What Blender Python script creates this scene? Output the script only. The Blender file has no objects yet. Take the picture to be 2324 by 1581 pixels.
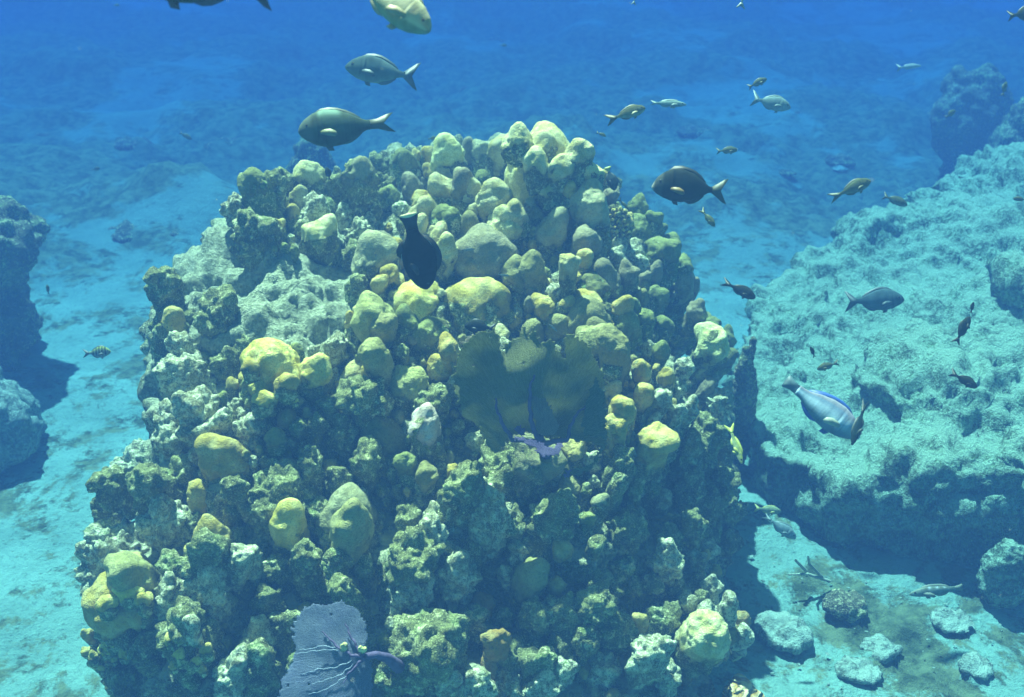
import bpy, bmesh, math, random
import numpy as np
from mathutils import Vector, Matrix
from mathutils.bvhtree import BVHTree

R = math.radians
SC = bpy.context.scene
COL = SC.collection

# ------------------------------------------------------------------ camera, sky, sun, exposure
CAM_Z = 3.6
PITCH = -27.0
cd = bpy.data.cameras.new('camera')
cam = bpy.data.objects.new('camera', cd)
COL.objects.link(cam)
cam.location = (0, 0, CAM_Z)
cam.rotation_euler = (R(90 + PITCH), 0, 0)
cd.sensor_fit = 'HORIZONTAL'
cd.angle = R(55)
cd.dof.use_dof = True                # a phone behind a wet housing: near and far a little soft
cd.dof.focus_distance = 4.3
cd.dof.aperture_fstop = 2.6
cd.clip_start = 0.05
cd.clip_end = 400
SC.camera = cam
SUN_EL, SUN_AZ = 62.0, -25.0          # azimuth from +Y towards +X
sdir = Vector((math.cos(R(SUN_EL)) * math.sin(R(SUN_AZ)), math.cos(R(SUN_EL)) * math.cos(R(SUN_AZ)), math.sin(R(SUN_EL))))
w = bpy.data.worlds.new('World')
SC.world = w
w.use_nodes = True
nt = w.node_tree
bg = nt.nodes['Background']
sky = nt.nodes.new('ShaderNodeTexSky')
sky.sky_type = 'NISHITA'
sky.sun_disc = False
sky.sun_elevation = R(SUN_EL)
sky.sun_rotation = R(SUN_AZ)
tint = nt.nodes.new('ShaderNodeMix')       # daylight that has come down through the surface: less blue-violet, more green
tint.data_type = 'RGBA'
tint.blend_type = 'MULTIPLY'
tint.inputs[0].default_value = 1.0
tint.inputs[7].default_value = (0.9, 1.0, 0.24, 1)
nt.links.new(sky.outputs[0], tint.inputs[6])
nt.links.new(tint.outputs[2], bg.inputs[0])
bg.inputs[1].default_value = 0.05
ld = bpy.data.lights.new('sun', 'SUN')
ld.energy = 5.0
ld.angle = R(1.2)
ld.color = (1.0, 0.78, 0.40)
sun = bpy.data.objects.new('sun', ld)
COL.objects.link(sun)
sun.rotation_euler = sdir.to_track_quat('Z', 'Y').to_euler()
sun.location = sdir * 20
vs = SC.view_settings
vs.view_transform = 'Standard'
vs.look = 'None'
vs.gamma = 1.0
vs.exposure = 2.95
SC.cycles.use_denoising = True
SC.cycles.volume_bounces = 2
SC.cycles.max_bounces = 6
SC.cycles.sample_clamp_indirect = 6.0
WATER = dict(density=0.36, color=(0.009, 0.028, 0.088), absorb=(0.10, 0.40, 0.79))

# ------------------------------------------------------------------ picture helpers (display pixels of the 2324 x 1581 view)
K = math.tan(R(27.5)) / 1162.0
CP, SP = math.cos(R(PITCH)), math.sin(R(PITCH))
CAMP = Vector((0, 0, CAM_Z))
RIGHT = Vector((1, 0, 0))
UPV = Vector((0, -SP, CP))
FWD = Vector((0, CP, SP))

def ray(px, py):
    return FWD + RIGHT * ((px - 1162) * K) + UPV * (-(py - 790.5) * K)

def proj(p):
    d = p - CAMP
    z = d.dot(FWD)
    return 1162 + d.dot(RIGHT) / z / K, 790.5 - d.dot(UPV) / z / K, z

# ------------------------------------------------------------------ numpy noise
def _h(ix, iy, iz, seed):
    h = (ix.astype(np.int64) * 73856093) ^ (iy.astype(np.int64) * 19349663) ^ (iz.astype(np.int64) * 83492791) ^ (seed * 2654435761)
    h = h & 0xffffffff
    h = ((h ^ (h >> 15)) * 2246822519) & 0xffffffff
    h = ((h ^ (h >> 13)) * 3266489917) & 0xffffffff
    h = h ^ (h >> 16)
    return (h & 0xffffff).astype(np.float64) / 0xffffff

def vn(P, seed=0):
    P = P + 1000.0
    i = np.floor(P).astype(np.int64)
    f = P - i
    f = f * f * f * (f * (f * 6 - 15) + 10)
    r = 0
    for a in (0, 1):
        wx = f[:, 0] if a else 1 - f[:, 0]
        for b in (0, 1):
            wy = f[:, 1] if b else 1 - f[:, 1]
            for c in (0, 1):
                wz = f[:, 2] if c else 1 - f[:, 2]
                r = r + wx * wy * wz * _h(i[:, 0] + a, i[:, 1] + b, i[:, 2] + c, seed)
    return r * 2 - 1

ROT = np.array([[0.36, 0.48, -0.8], [-0.8, 0.6, 0.0], [0.48, 0.64, 0.6]])

def fbm(P, octs=4, seed=0, gain=0.5):
    a, s, r = 1.0, 0.0, 0
    Q = P @ ROT
    for o in range(octs):
        r = r + a * vn(Q, seed + o * 17)
        s += a
        a *= gain
        Q = (Q @ ROT) * 2.03 + 3.1
    return r / s * 1.6

def worley(P, seed=0):
    P = P + 1000.0
    i = np.floor(P).astype(np.int64)
    best = np.full(len(P), 9.0)
    for a in (-1, 0, 1):
        for b in (-1, 0, 1):
            for c in (-1, 0, 1):
                jx, jy, jz = i[:, 0] + a, i[:, 1] + b, i[:, 2] + c
                d = (jx + _h(jx, jy, jz, seed) - P[:, 0]) ** 2 + (jy + _h(jx, jy, jz, seed + 1) - P[:, 1]) ** 2 + (jz + _h(jx, jy, jz, seed + 2) - P[:, 2]) ** 2
                best = np.minimum(best, d)
    return np.sqrt(best)

def sstep(a, b, x):
    t = np.clip((x - a) / (b - a), 0, 1)
    return t * t * (3 - 2 * t)

# ------------------------------------------------------------------ mesh helpers
def mk_mesh(name, V, F, smooth=True):
    V = np.asarray(V, dtype=np.float32)
    me = bpy.data.meshes.new(name)
    me.vertices.add(len(V))
    me.vertices.foreach_set('co', V.ravel())
    if isinstance(F, np.ndarray):
        n = F.shape[1]
        me.loops.add(F.size)
        me.polygons.add(len(F))
        me.loops.foreach_set('vertex_index', F.ravel().astype(np.int32))
        me.polygons.foreach_set('loop_start', np.arange(0, F.size, n, dtype=np.int32))
    else:
        tot = sum(len(f) for f in F)
        me.loops.add(tot)
        me.polygons.add(len(F))
        me.loops.foreach_set('vertex_index', np.array([i for f in F for i in f], dtype=np.int32))
        st, k = [], 0
        for f in F:
            st.append(k)
            k += len(f)
        me.polygons.foreach_set('loop_start', np.array(st, dtype=np.int32))
    me.update(calc_edges=True)
    if smooth:
        me.polygons.foreach_set('use_smooth', np.ones(len(me.polygons), dtype=bool))
    return me

def fattr(me, name, vals):
    a = me.attributes.new(name, 'FLOAT', 'POINT')
    a.data.foreach_set('value', np.asarray(vals, dtype=np.float32))

def cattr(me, name, cols):
    a = me.attributes.new(name, 'FLOAT_COLOR', 'POINT')
    c = np.ones((len(cols), 4), dtype=np.float32)
    c[:, :3] = cols
    a.data.foreach_set('color', c.ravel())

def link(name, me, mat=None, parent=None, loc=None):
    o = bpy.data.objects.new(name, me)
    COL.objects.link(o)
    if mat:
        me.materials.append(mat)
    if parent:
        o.parent = parent
    if loc is not None:
        o.location = loc
    return o

def tag(o, label=None, cat=None, group=None, kind=None):
    if label: o['label'] = label
    if cat: o['category'] = cat
    if group: o['group'] = group
    if kind: o['kind'] = kind
    return o

def empty(name, loc, label, cat, group=None):
    o = bpy.data.objects.new(name, None)
    o.empty_display_size = 0.05
    COL.objects.link(o)
    o.location = loc
    return tag(o, label, cat, group)

_ICO = {}
def ico(sub):
    if sub not in _ICO:
        bm = bmesh.new()
        bmesh.ops.create_icosphere(bm, subdivisions=sub, radius=1.0)
        V = np.array([v.co[:] for v in bm.verts])
        F = np.array([[v.index for v in f.verts] for f in bm.faces])
        bm.free()
        _ICO[sub] = (V, F)
    return _ICO[sub]

def vnormals(me):
    n = np.zeros(len(me.vertices) * 3, dtype=np.float32)
    me.vertices.foreach_get('normal', n)
    return n.reshape(-1, 3).astype(np.float64)

def remesh(V, F, voxel, smooth_it=2):
    me = mk_mesh('tmp', V, F)
    o = bpy.data.objects.new('tmp', me)
    COL.objects.link(o)
    m = o.modifiers.new('r', 'REMESH')
    m.mode = 'VOXEL'
    m.voxel_size = voxel
    if smooth_it:
        s = o.modifiers.new('s', 'SMOOTH')
        s.factor = 0.5
        s.iterations = smooth_it
    dg = bpy.context.evaluated_depsgraph_get()
    ev = o.evaluated_get(dg)
    me2 = bpy.data.meshes.new_from_object(ev)
    bpy.data.objects.remove(o)
    co = np.zeros(len(me2.vertices) * 3, dtype=np.float32)
    me2.vertices.foreach_get('co', co)
    return me2, co.reshape(-1, 3).astype(np.float64)

def displace(me, co, layers, seed=0):
    N = vnormals(me)
    d = np.zeros(len(co))
    for kind, amp, size in layers:
        seed += 5
        if kind == 'f':
            d += amp * fbm(co / size, 3, seed)
        elif kind == 'w':
            d += amp * (0.55 - worley(co / size, seed)) * 1.6
        elif kind == 'r':
            d += amp * (1 - 2 * np.abs(fbm(co / size, 3, seed)))
    co = co + N * d[:, None]
    me.vertices.foreach_set('co', co.astype(np.float32).ravel())
    me.update()
    me.polygons.foreach_set('use_smooth', np.ones(len(me.polygons), dtype=bool))
    return co

def ellipsoids(lst, sub=3):
    V0, F0 = ico(sub)
    Vs, Fs, n = [], [], 0
    for (c, r) in lst:
        Vs.append(V0 * np.array(r) + np.array(c))
        Fs.append(F0 + n)
        n += len(V0)
    return np.concatenate(Vs), np.concatenate(Fs)

def join(parts):
    Vs, Fs, n = [], [], 0
    for V, F in parts:
        Vs.append(V)
        Fs.append(F + n)
        n += len(V)
    return np.concatenate(Vs), np.concatenate(Fs)

def tube(pts, rad, seg=7):
    pts = [Vector(p) for p in pts]
    V, F = [], []
    for i, p in enumerate(pts):
        t = (pts[min(i + 1, len(pts) - 1)] - pts[max(i - 1, 0)]).normalized()
        a = t.orthogonal().normalized() if i == 0 else (a - t * a.dot(t)).normalized()
        b = t.cross(a)
        r = rad[i] if hasattr(rad, '__len__') else rad
        for k in range(seg):
            an = 2 * math.pi * k / seg
            V.append(p + (a * math.cos(an) + b * math.sin(an)) * r)
    for i in range(len(pts) - 1):
        for k in range(seg):
            F.append((i * seg + k, i * seg + (k + 1) % seg, (i + 1) * seg + (k + 1) % seg, (i + 1) * seg + k))
    return np.array([v[:] for v in V]), np.array(F)

# ------------------------------------------------------------------ materials
class NB:
    def __init__(s, name):
        s.m = bpy.data.materials.new(name)
        s.m.use_nodes = True
        s.nt = s.m.node_tree
        s.bsdf = s.nt.nodes['Principled BSDF']
        s.out = s.nt.nodes['Material Output']
    def n(s, t, **kw):
        nd = s.nt.nodes.new(t)
        for k, v in kw.items():
            setattr(nd, k, v)
        return nd
    def l(s, a, b):
        s.nt.links.new(a, b)
    def noise(s, vec, scale, detail=4, rough=0.6, dist=0.0):
        nd = s.n('ShaderNodeTexNoise')
        nd.inputs['Scale'].default_value = scale
        nd.inputs['Detail'].default_value = detail
        nd.inputs['Roughness'].default_value = rough
        nd.inputs['Distortion'].default_value = dist
        s.l(vec, nd.inputs['Vector'])
        return nd.outputs[0]
    def vor(s, vec, scale, feature='F1'):
        nd = s.n('ShaderNodeTexVoronoi', feature=feature)
        nd.inputs['Scale'].default_value = scale
        s.l(vec, nd.inputs['Vector'])
        return nd.outputs['Distance']
    def ramp(s, fac, stops):
        nd = s.n('ShaderNodeValToRGB')
        e = nd.color_ramp.elements
        while len(e) > 1:
            e.remove(e[-1])
        e[0].position = stops[0][0]
        e[0].color = (*stops[0][1], 1) if hasattr(stops[0][1], '__len__') else (stops[0][1],) * 3 + (1,)
        for p, c in stops[1:]:
            x = e.new(p)
            x.color = (*c, 1) if hasattr(c, '__len__') else (c, c, c, 1)
        s.l(fac, nd.inputs[0])
        return nd.outputs[0]
    def math(s, op, a, b=None, clamp=False):
        nd = s.n('ShaderNodeMath', operation=op, use_clamp=clamp)
        for i, x in enumerate((a, b)):
            if x is None: continue
            if isinstance(x, (int, float)): nd.inputs[i].default_value = x
            else: s.l(x, nd.inputs[i])
        return nd.outputs[0]
    def mix(s, fac, a, b, mode='MIX'):
        nd = s.n('ShaderNodeMix', data_type='RGBA', blend_type=mode)
        for i, x in ((0, fac), (6, a), (7, b)):
            if isinstance(x, (int, float)): nd.inputs[i].default_value = x
            elif isinstance(x, tuple): nd.inputs[i].default_value = (*x, 1)
            else: s.l(x, nd.inputs[i])
        return nd.outputs[2]
    def attr(s, name):
        nd = s.n('ShaderNodeAttribute', attribute_name=name)
        return nd
    def bump(s, h, dist, strength=1.0, normal=None):
        nd = s.n('ShaderNodeBump')
        nd.inputs['Distance'].default_value = dist
        nd.inputs['Strength'].default_value = strength
        s.l(h, nd.inputs['Height'])
        if normal is not None:
            s.l(normal, nd.inputs['Normal'])
        return nd.outputs[0]

def dead_color(b, P, brown, olive, pale, green, gfac=0.5, pfac=0.5):
    """turf-covered dead coral: brown and olive turf, pale bare limestone flecks, green algae patches"""
    n1 = b.noise(P, 9, 5, 0.65)
    n2 = b.noise(P, 38, 4, 0.7)
    n3 = b.noise(P, 4.5, 4, 0.65)
    n4 = b.noise(P, 95, 3, 0.7)
    c = b.mix(b.ramp(n1, [(0.42, 0.0), (0.58, 1.0)]), brown, olive)
    g = b.ramp(n3, [(0.62 - 0.25 * gfac, 0.0), (0.70 - 0.25 * gfac, 1.0)])
    c = b.mix(g, c, green)
    s = b.math('ADD', b.math('MULTIPLY', n2, 0.55), b.math('MULTIPLY', n3, 0.25))
    s = b.math('ADD', s, b.math('MULTIPLY', n4, 0.2))
    pm = b.ramp(s, [(0.58 - 0.14 * pfac, 0.0), (0.66 - 0.12 * pfac, 1.0)])
    c = b.mix(pm, c, pale)
    n5 = b.noise(P, 170, 3, 0.75)
    c = b.mix(b.ramp(n5, [(0.36, 0.75), (0.48, 0.0)]), c, tuple(0.45 * q for q in brown))
    c = b.mix(b.ramp(n5, [(0.55, 0.0), (0.66, 0.6)]), c, pale)
    return c, n1, n2, n4

BROWN, OLIVE, PALE, GREEN = (0.12, 0.12, 0.035), (0.28, 0.29, 0.095), (0.84, 0.80, 0.42), (0.14, 0.21, 0.05)

def rock_mat(name, brown=BROWN, olive=OLIVE, pale=PALE, green=GREEN, gfac=0.4, pfac=0.5, sand=0.0, bumpd=0.02, dust=False):
    b = NB(name)
    tc = b.n('ShaderNodeTexCoord')
    P = tc.outputs['Object']
    c, n1, n2, n4 = dead_color(b, P, brown, olive, pale, green, gfac, pfac)
    if sand > 0:
        g = b.n('ShaderNodeNewGeometry')
        sx = b.n('ShaderNodeSeparateXYZ')
        b.l(g.outputs['Normal'], sx.inputs[0])
        t = b.math('ADD', b.math('MULTIPLY', sx.outputs[2], 0.55), b.math('MULTIPLY', b.noise(P, 3.0, 6, 0.75), 0.9))
        m = b.ramp(t, [(0.98 - sand * 0.25, 0.0), (1.0 - 0.05 * sand, 1.0)])
        c = b.mix(b.math('MULTIPLY', m, 0.85), c, tuple(0.88 * q for q in pale))
    if dust:
        dm = b.math('ADD', b.attr('dust').outputs['Fac'], b.math('MULTIPLY', b.math('SUBTRACT', b.noise(P, 6.0, 8, 0.8), 0.5), 2.2))
        dc = b.mix(b.ramp(n2, [(0.35, 0.0), (0.65, 1.0)]), (0.26, 0.28, 0.14), (0.70, 0.70, 0.46))
        c = b.mix(b.math('MULTIPLY', b.ramp(dm, [(0.40, 0.0), (0.85, 1.0)]), 0.85), c, dc)
    b.l(c, b.bsdf.inputs['Base Color'])
    b.bsdf.inputs['Roughness'].default_value = 0.9
    b.bsdf.inputs['Specular IOR Level'].default_value = 0.1
    h = b.math('ADD', b.math('MULTIPLY', n2, 0.7), b.math('MULTIPLY', n4, 0.35))
    b.l(b.bump(h, bumpd * 1.6, 1.0), b.bsdf.inputs['Normal'])
    return b.m

def coral_mat(name, live1, live2, brown=BROWN, olive=OLIVE, pale=PALE, green=GREEN, gfac=0.4, pfac=0.45):
    """living tissue on the caps, turf on the flanks; the border follows the 'live' attribute"""
    b = NB(name)
    tc = b.n('ShaderNodeTexCoord')
    P = tc.outputs['Object']
    c, n1, n2, n4 = dead_color(b, P, brown, olive, pale, green, gfac, pfac)
    oi = b.n('ShaderNodeObjectInfo')
    lv = b.mix(b.ramp(b.noise(P, 14, 3, 0.5), [(0.40, 0.0), (0.62, 1.0)]), live1, live2)
    pol = b.vor(P, 190)
    lv = b.mix(b.math('MULTIPLY', b.ramp(pol, [(0.0, 1.0), (0.5, 0.0)]), 0.25), lv, (0.16, 0.13, 0.03))
    lv = b.mix(b.ramp(b.noise(P, 60, 3, 0.6), [(0.66, 0.0), (0.72, 0.6)]), lv, (0.62, 0.6, 0.4))
    # tissue: creamy growing tips, browner sides in patches, some flank shade painted in
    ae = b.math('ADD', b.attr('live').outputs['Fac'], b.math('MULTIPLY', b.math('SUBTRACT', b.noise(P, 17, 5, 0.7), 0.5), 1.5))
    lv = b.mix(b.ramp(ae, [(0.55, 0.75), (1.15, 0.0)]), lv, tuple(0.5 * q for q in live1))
    lv = b.mix(b.ramp(b.noise(P, 120, 3, 0.7), [(0.34, 0.55), (0.5, 0.0)]), lv, tuple(0.35 * q for q in live1))
    hs = b.n('ShaderNodeHueSaturation')
    b.l(lv, hs.inputs['Color'])
    b.l(b.math('ADD', b.math('MULTIPLY', oi.outputs['Random'], 0.022), 0.494), hs.inputs['Hue'])
    b.l(b.math('ADD', b.math('MULTIPLY', oi.outputs['Random'], 0.5), 0.72), hs.inputs['Value'])
    a = b.attr('live')
    e = b.math('ADD', a.outputs['Fac'], b.math('MULTIPLY', b.math('SUBTRACT', n2, 0.5), 1.1))
    e = b.math('ADD', e, b.math('MULTIPLY', b.math('SUBTRACT', b.noise(P, 11, 4, 0.6), 0.5), 1.3))
    m = b.ramp(e, [(0.42, 0.0), (0.58, 1.0)])
    b.l(b.mix(m, c, hs.outputs[0]), b.bsdf.inputs['Base Color'])
    b.bsdf.inputs['Roughness'].default_value = 0.85
    b.bsdf.inputs['Specular IOR Level'].default_value = 0.15
    hd = b.math('ADD', b.math('MULTIPLY', n2, 0.7), b.math('MULTIPLY', n4, 0.35))
    hl = b.math('ADD', b.math('MULTIPLY', pol, 0.10), b.math('MULTIPLY', b.noise(P, 34, 4, 0.65), 0.42))
    mx = b.n('ShaderNodeMix', data_type='FLOAT')
    b.l(m, mx.inputs[0]); b.l(hd, mx.inputs[2]); b.l(hl, mx.inputs[3])
    b.l(b.bump(mx.outputs[0], 0.03, 1.0), b.bsdf.inputs['Normal'])
    return b.m

M = {}
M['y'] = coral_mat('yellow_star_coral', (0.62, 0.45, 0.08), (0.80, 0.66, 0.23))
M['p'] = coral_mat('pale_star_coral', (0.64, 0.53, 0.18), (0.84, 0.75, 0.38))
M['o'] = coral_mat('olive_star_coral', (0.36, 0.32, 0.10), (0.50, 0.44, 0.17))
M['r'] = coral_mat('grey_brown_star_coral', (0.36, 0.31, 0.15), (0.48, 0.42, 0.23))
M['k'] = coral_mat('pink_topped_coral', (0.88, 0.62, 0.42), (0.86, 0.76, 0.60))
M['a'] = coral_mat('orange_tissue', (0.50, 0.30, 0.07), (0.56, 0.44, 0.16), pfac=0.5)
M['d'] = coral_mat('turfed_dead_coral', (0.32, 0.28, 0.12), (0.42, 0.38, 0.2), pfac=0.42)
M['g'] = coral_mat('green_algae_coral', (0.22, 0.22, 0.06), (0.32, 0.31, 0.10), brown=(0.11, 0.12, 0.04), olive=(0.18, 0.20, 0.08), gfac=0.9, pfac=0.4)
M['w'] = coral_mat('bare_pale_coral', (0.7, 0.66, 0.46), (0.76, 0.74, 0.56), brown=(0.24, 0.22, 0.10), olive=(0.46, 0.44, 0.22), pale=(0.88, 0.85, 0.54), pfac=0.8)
M['head'] = rock_mat('reef_head_rock', brown=(0.12, 0.12, 0.045), olive=(0.29, 0.29, 0.11), pale=(0.82, 0.79, 0.46), gfac=0.35, pfac=0.6, sand=0.6, bumpd=0.045, dust=True)
M['ridge'] = rock_mat('ridge_rock', brown=(0.10, 0.15, 0.07), olive=(0.20, 0.30, 0.16), pale=(0.50, 0.72, 0.48), green=(0.16, 0.28, 0.11), gfac=0.5, pfac=0.8, sand=0.65, bumpd=0.05)
M['far'] = rock_mat('far_rock', brown=(0.10, 0.09, 0.05), olive=(0.18, 0.18, 0.10), gfac=0.4, pfac=0.45, bumpd=0.03)
M['rubble'] = rock_mat('rubble', brown=(0.16, 0.20, 0.14), olive=(0.25, 0.31, 0.22), pale=(0.42, 0.54, 0.40), gfac=0.1, pfac=0.8, sand=0.5)

# ------------------------------------------------------------------ seabed
def sgrid(lo, hi, c, n, p):
    t = np.linspace(-1, 1, n)
    s = np.sinh(t * p) / math.sinh(p)
    return np.where(s < 0, c + s * (c - lo), c + s * (hi - c))

def ground_h(X, Y):
    P = np.stack([X, Y, np.zeros_like(X)], 1)
    far = sstep(7.5, 11, Y)
    h = 0.05 * fbm(P / 1.1, 3, 3) + 0.012 * fbm(P / 0.16, 2, 9)
    m = sstep(0.0, 0.35, fbm(P / 2.2, 3, 21) + 0.5 * far)
    # rubble: bottom right channel and the far reef flat
    near = sstep(1.4, 2.2, X) * sstep(4.6, 4.1, Y)
    m = np.clip(m * (0.25 + far) + near * sstep(-0.15, 0.3, fbm(P / 0.7, 2, 5)) * 0.8, 0, 1.2)
    h += m * (0.10 * (0.6 - worley(P / 0.45, 11)) + 0.05 * fbm(P / 0.12, 2, 13))
    h += far * (0.22 * fbm(P / 1.6, 3, 31) + 0.25 * sstep(0.1, 0.6, fbm(P / 3.4, 2, 41)))
    h += 0.018 * Y * sstep(6, 30, Y)
    return h, m

xs = sgrid(-70, 70, 1.0, 460, 3.6)
ys = np.concatenate([np.linspace(-6, 2.0, 30)[:-1], 2.0 + (np.exp(np.linspace(0, 1, 430) * 3.7) - 1) / (math.exp(3.7) - 1) * 100])
XX, YY = np.meshgrid(xs, ys)
XX, YY = XX.ravel(), YY.ravel()
hz, gm = ground_h(XX, YY)
nx, ny = len(xs), len(ys)
I = np.arange(nx * ny).reshape(ny, nx)
GF = np.stack([I[:-1, :-1].ravel(), I[:-1, 1:].ravel(), I[1:, 1:].ravel(), I[1:, :-1].ravel()], 1)
b = NB('seabed_sand')
P = b.n('ShaderNodeTexCoord').outputs['Object']
ga = b.attr('rubble').outputs['Fac']
sand = b.mix(b.ramp(b.noise(P, 2.2, 6, 0.7), [(0.35, 0.0), (0.65, 1.0)]), (0.16, 0.28, 0.21), (0.24, 0.41, 0.31))
sand = b.mix(b.ramp(b.noise(P, 26, 4, 0.75), [(0.56, 0.0), (0.68, 0.7)]), sand, (0.09, 0.15, 0.10))
turf = b.mix(b.ramp(b.noise(P, 7, 5, 0.7), [(0.40, 0.0), (0.6, 1.0)]), (0.05, 0.07, 0.035), (0.16, 0.20, 0.10))
pt = b.math('ADD', b.math('MULTIPLY', b.noise(P, 1.9, 8, 0.78, 0.4), 0.75), b.math('MULTIPLY', b.noise(P, 5.0, 6, 0.78), 0.42))
msk = b.math('ADD', pt, b.math('MULTIPLY', ga, 0.12))
msk = b.ramp(msk, [(0.590, 0.0), (0.650, 1.0)])
fa = b.attr('far').outputs['Fac']  # far sand is dulled in colour, painting in the haze of distance
c = b.mix(b.math('MULTIPLY', msk, b.math('SUBTRACT', 1.0, b.math('MULTIPLY', fa, 0.1))), b.mix(b.math('MULTIPLY', fa, 0.5), sand, (0.10, 0.15, 0.11)), turf)
b.l(c, b.bsdf.inputs['Base Color'])
b.bsdf.inputs['Roughness'].default_value = 0.95
b.bsdf.inputs['Specular IOR Level'].default_value = 0.05
b.l(b.bump(b.math('ADD', b.noise(P, 16, 5, 0.7), b.math('MULTIPLY', b.noise(P, 70, 3, 0.7), 0.3)), 0.03, 1.0), b.bsdf.inputs['Normal'])
gme = mk_mesh('seabed', np.stack([XX, YY, hz], 1), GF)
fattr(gme, 'rubble', gm)
fattr(gme, 'far', sstep(6.5, 11, YY))
tag(link('seabed', gme, b.m), kind='structure')

def gz(x, y):
    return float(ground_h(np.array([float(x)]), np.array([float(y)]))[0][0])

# ------------------------------------------------------------------ the reef head: rock base
ROWS = [  # display row, left px, right px, distance of the front surface along Y
    (1640, 330, 1690, 2.80), (1540, 290, 1680, 2.92), (1440, 240, 1630, 3.05), (1340, 220, 1570, 3.20),
    (1240, 240, 1545, 3.32), (1140, 270, 1560, 3.45), (1040, 330, 1565, 3.62), (940, 380, 1580, 3.80),
    (850, 390, 1590, 3.98), (760, 375, 1570, 4.18), (680, 375, 1530, 4.38), (610, 430, 1490, 4.62),
    (550, 560, 1460, 4.85), (490, 575, 1400, 5.10), (440, 590, 1350, 5.35), (400, 760, 1340, 5.55), (370, 900, 1330, 5.70)]
els = []
for (py, xl, xr, Y) in ROWS:
    r = ray(1162, py)
    t = Y / r.y
    p = CAMP + r * t
    x0, x1 = (xl - 1162) * K * t, (xr - 1162) * K * t
    ry = 1.0 if Y < 4.4 else 0.75
    rz = 0.42
    for u in (0.0, 0.2, 0.5, 0.8, 1.0):
        dy = ry * {0.5: 0.80, 0.2: 0.88, 0.8: 0.88, 0.0: 1.1, 1.0: 1.1}[u]
        f = 1 + 0.5 * dy / Y
        wd = (x1 - x0) * f - 0.16
        rx = wd * {0.5: 0.34, 0.2: 0.22, 0.8: 0.22, 0.0: 0.14, 1.0: 0.14}[u]
        xa, xb = x0 * f + 0.10, x1 * f - 0.06
        cx = min(max(xa + wd * u, xa + rx), xb - rx)
        els.append(((cx, p.y + dy, p.z - (0.32 if py > 560 else 0.50)), (rx, ry * (1 if 0 < u < 1 else 0.75), rz)))
_p = CAMP + ray(480, 740) * (4.75 / ray(480, 740).y)
els.append(((_p.x, _p.y, _p.z - 0.06), (0.38, 0.45, 0.34)))
for _x, _y, _Y, _r3 in ((620, 640, 5.05, (0.5, 0.45, 0.34)), (520, 660, 4.9, (0.42, 0.4, 0.34)), (450, 640, 5.0, (0.26, 0.35, 0.28)), (720, 640, 4.95, (0.4, 0.4, 0.3))):
    _p = CAMP + ray(_x, _y) * (_Y / ray(_x, _y).y)
    els.append(((_p.x, _p.y, _p.z - 0.12), _r3))
# broad foot so that no gap shows under the mound
els.append(((-0.25, 4.3, 0.2), (1.38, 1.35, 0.7)))
els.append(((-0.08, 4.9, 0.55), (1.24, 1.2, 0.75)))
V, F = ellipsoids(els, 4)
hm, hco = remesh(V, F, 0.022, 6)
hco = displace(hm, hco, [('f', 0.13, 0.6), ('w', 0.11, 0.28), ('w', 0.05, 0.11), ('f', 0.026, 0.045)], 100)
HEAD_LOC = Vector((0.0, 4.4, 0.0))
# the bare, sand-dusted left shoulder (a place on the rock, in metres)
_pc = CAMP + ray(610, 690) * (4.75 / ray(610, 690).y)
_dd = np.sqrt(((hco[:, 0] - _pc.x) / 0.75) ** 2 + ((hco[:, 1] - _pc.y) / 0.85) ** 2)
fattr(hm, 'dust', sstep(1.25, 0.55, _dd))
co2 = hco - np.array(HEAD_LOC)
hm.vertices.foreach_set('co', co2.astype(np.float32).ravel())
hm.update()
hm.name = 'rock_base'
head = empty('reef_outcrop', HEAD_LOC, 'big mound of knobbly yellow and olive star coral columns filling the centre of the picture', 'coral')
link('rock_base', hm, M['head'], head)
polys = [tuple(p.vertices) for p in hm.polygons]
BVH = BVHTree.FromPolygons([Vector(v) for v in hco], polys)

def hit(px, py):
    r = ray(px, py).normalized()
    loc, nrm, idx, d = BVH.ray_cast(CAMP, r)
    if loc is not None and nrm.dot(r) < 0:
        return loc, nrm
    best = None
    for i in range(60):
        q = CAMP + r * (2.6 + i * 0.07)
        l2, n2, _, dd = BVH.find_nearest(q)
        if best is None or dd < best[0]:
            best = (dd, q, n2, l2)
    q, l2 = best[1], best[3]
    return (q if best[0] < 0.10 else l2 + (q - l2).normalized() * 0.08), best[2]

# crops of the photograph the coral list was read from: source x0, y0, magnification
CR = {'A': (600, 400, 2.635), 'B': (1300, 400, 2.582), 'C': (400, 800, 2.582), 'D': (1200, 800, 2.324),
      'E': (200, 1300, 2.048), 'F': (800, 1400, 2.352), 'G': (1500, 1400, 2.352), 'H': (1300, 900, 2.875), 'S': (0, 0, 1.0), 'T': (0, 0, 1.0 / 1.3107)}
SRC = 2324.0 / 3046.0

def cpx(cr, x, y):
    x0, y0, s = CR[cr]
    return (x0 + x / s) * SRC, (y0 + y / s) * SRC, SRC / s

KIND = {  # live cap share, lobes, lobe amplitude, surface roughness, kind of material
    'y': (0.44, 6, 0.26, 0.06), 'p': (0.46, 7, 0.26, 0.06), 'o': (0.62, 6, 0.25, 0.05), 'r': (0.54, 7, 0.28, 0.05),
    'k': (0.36, 6, 0.24, 0.06), 'a': (0.9, 8, 0.22, 0.08), 'd': (0.0, 7, 0.26, 0.11), 'g': (0.34, 6, 0.2, 0.08), 'w': (0.0, 8, 0.28, 0.12)}

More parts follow.
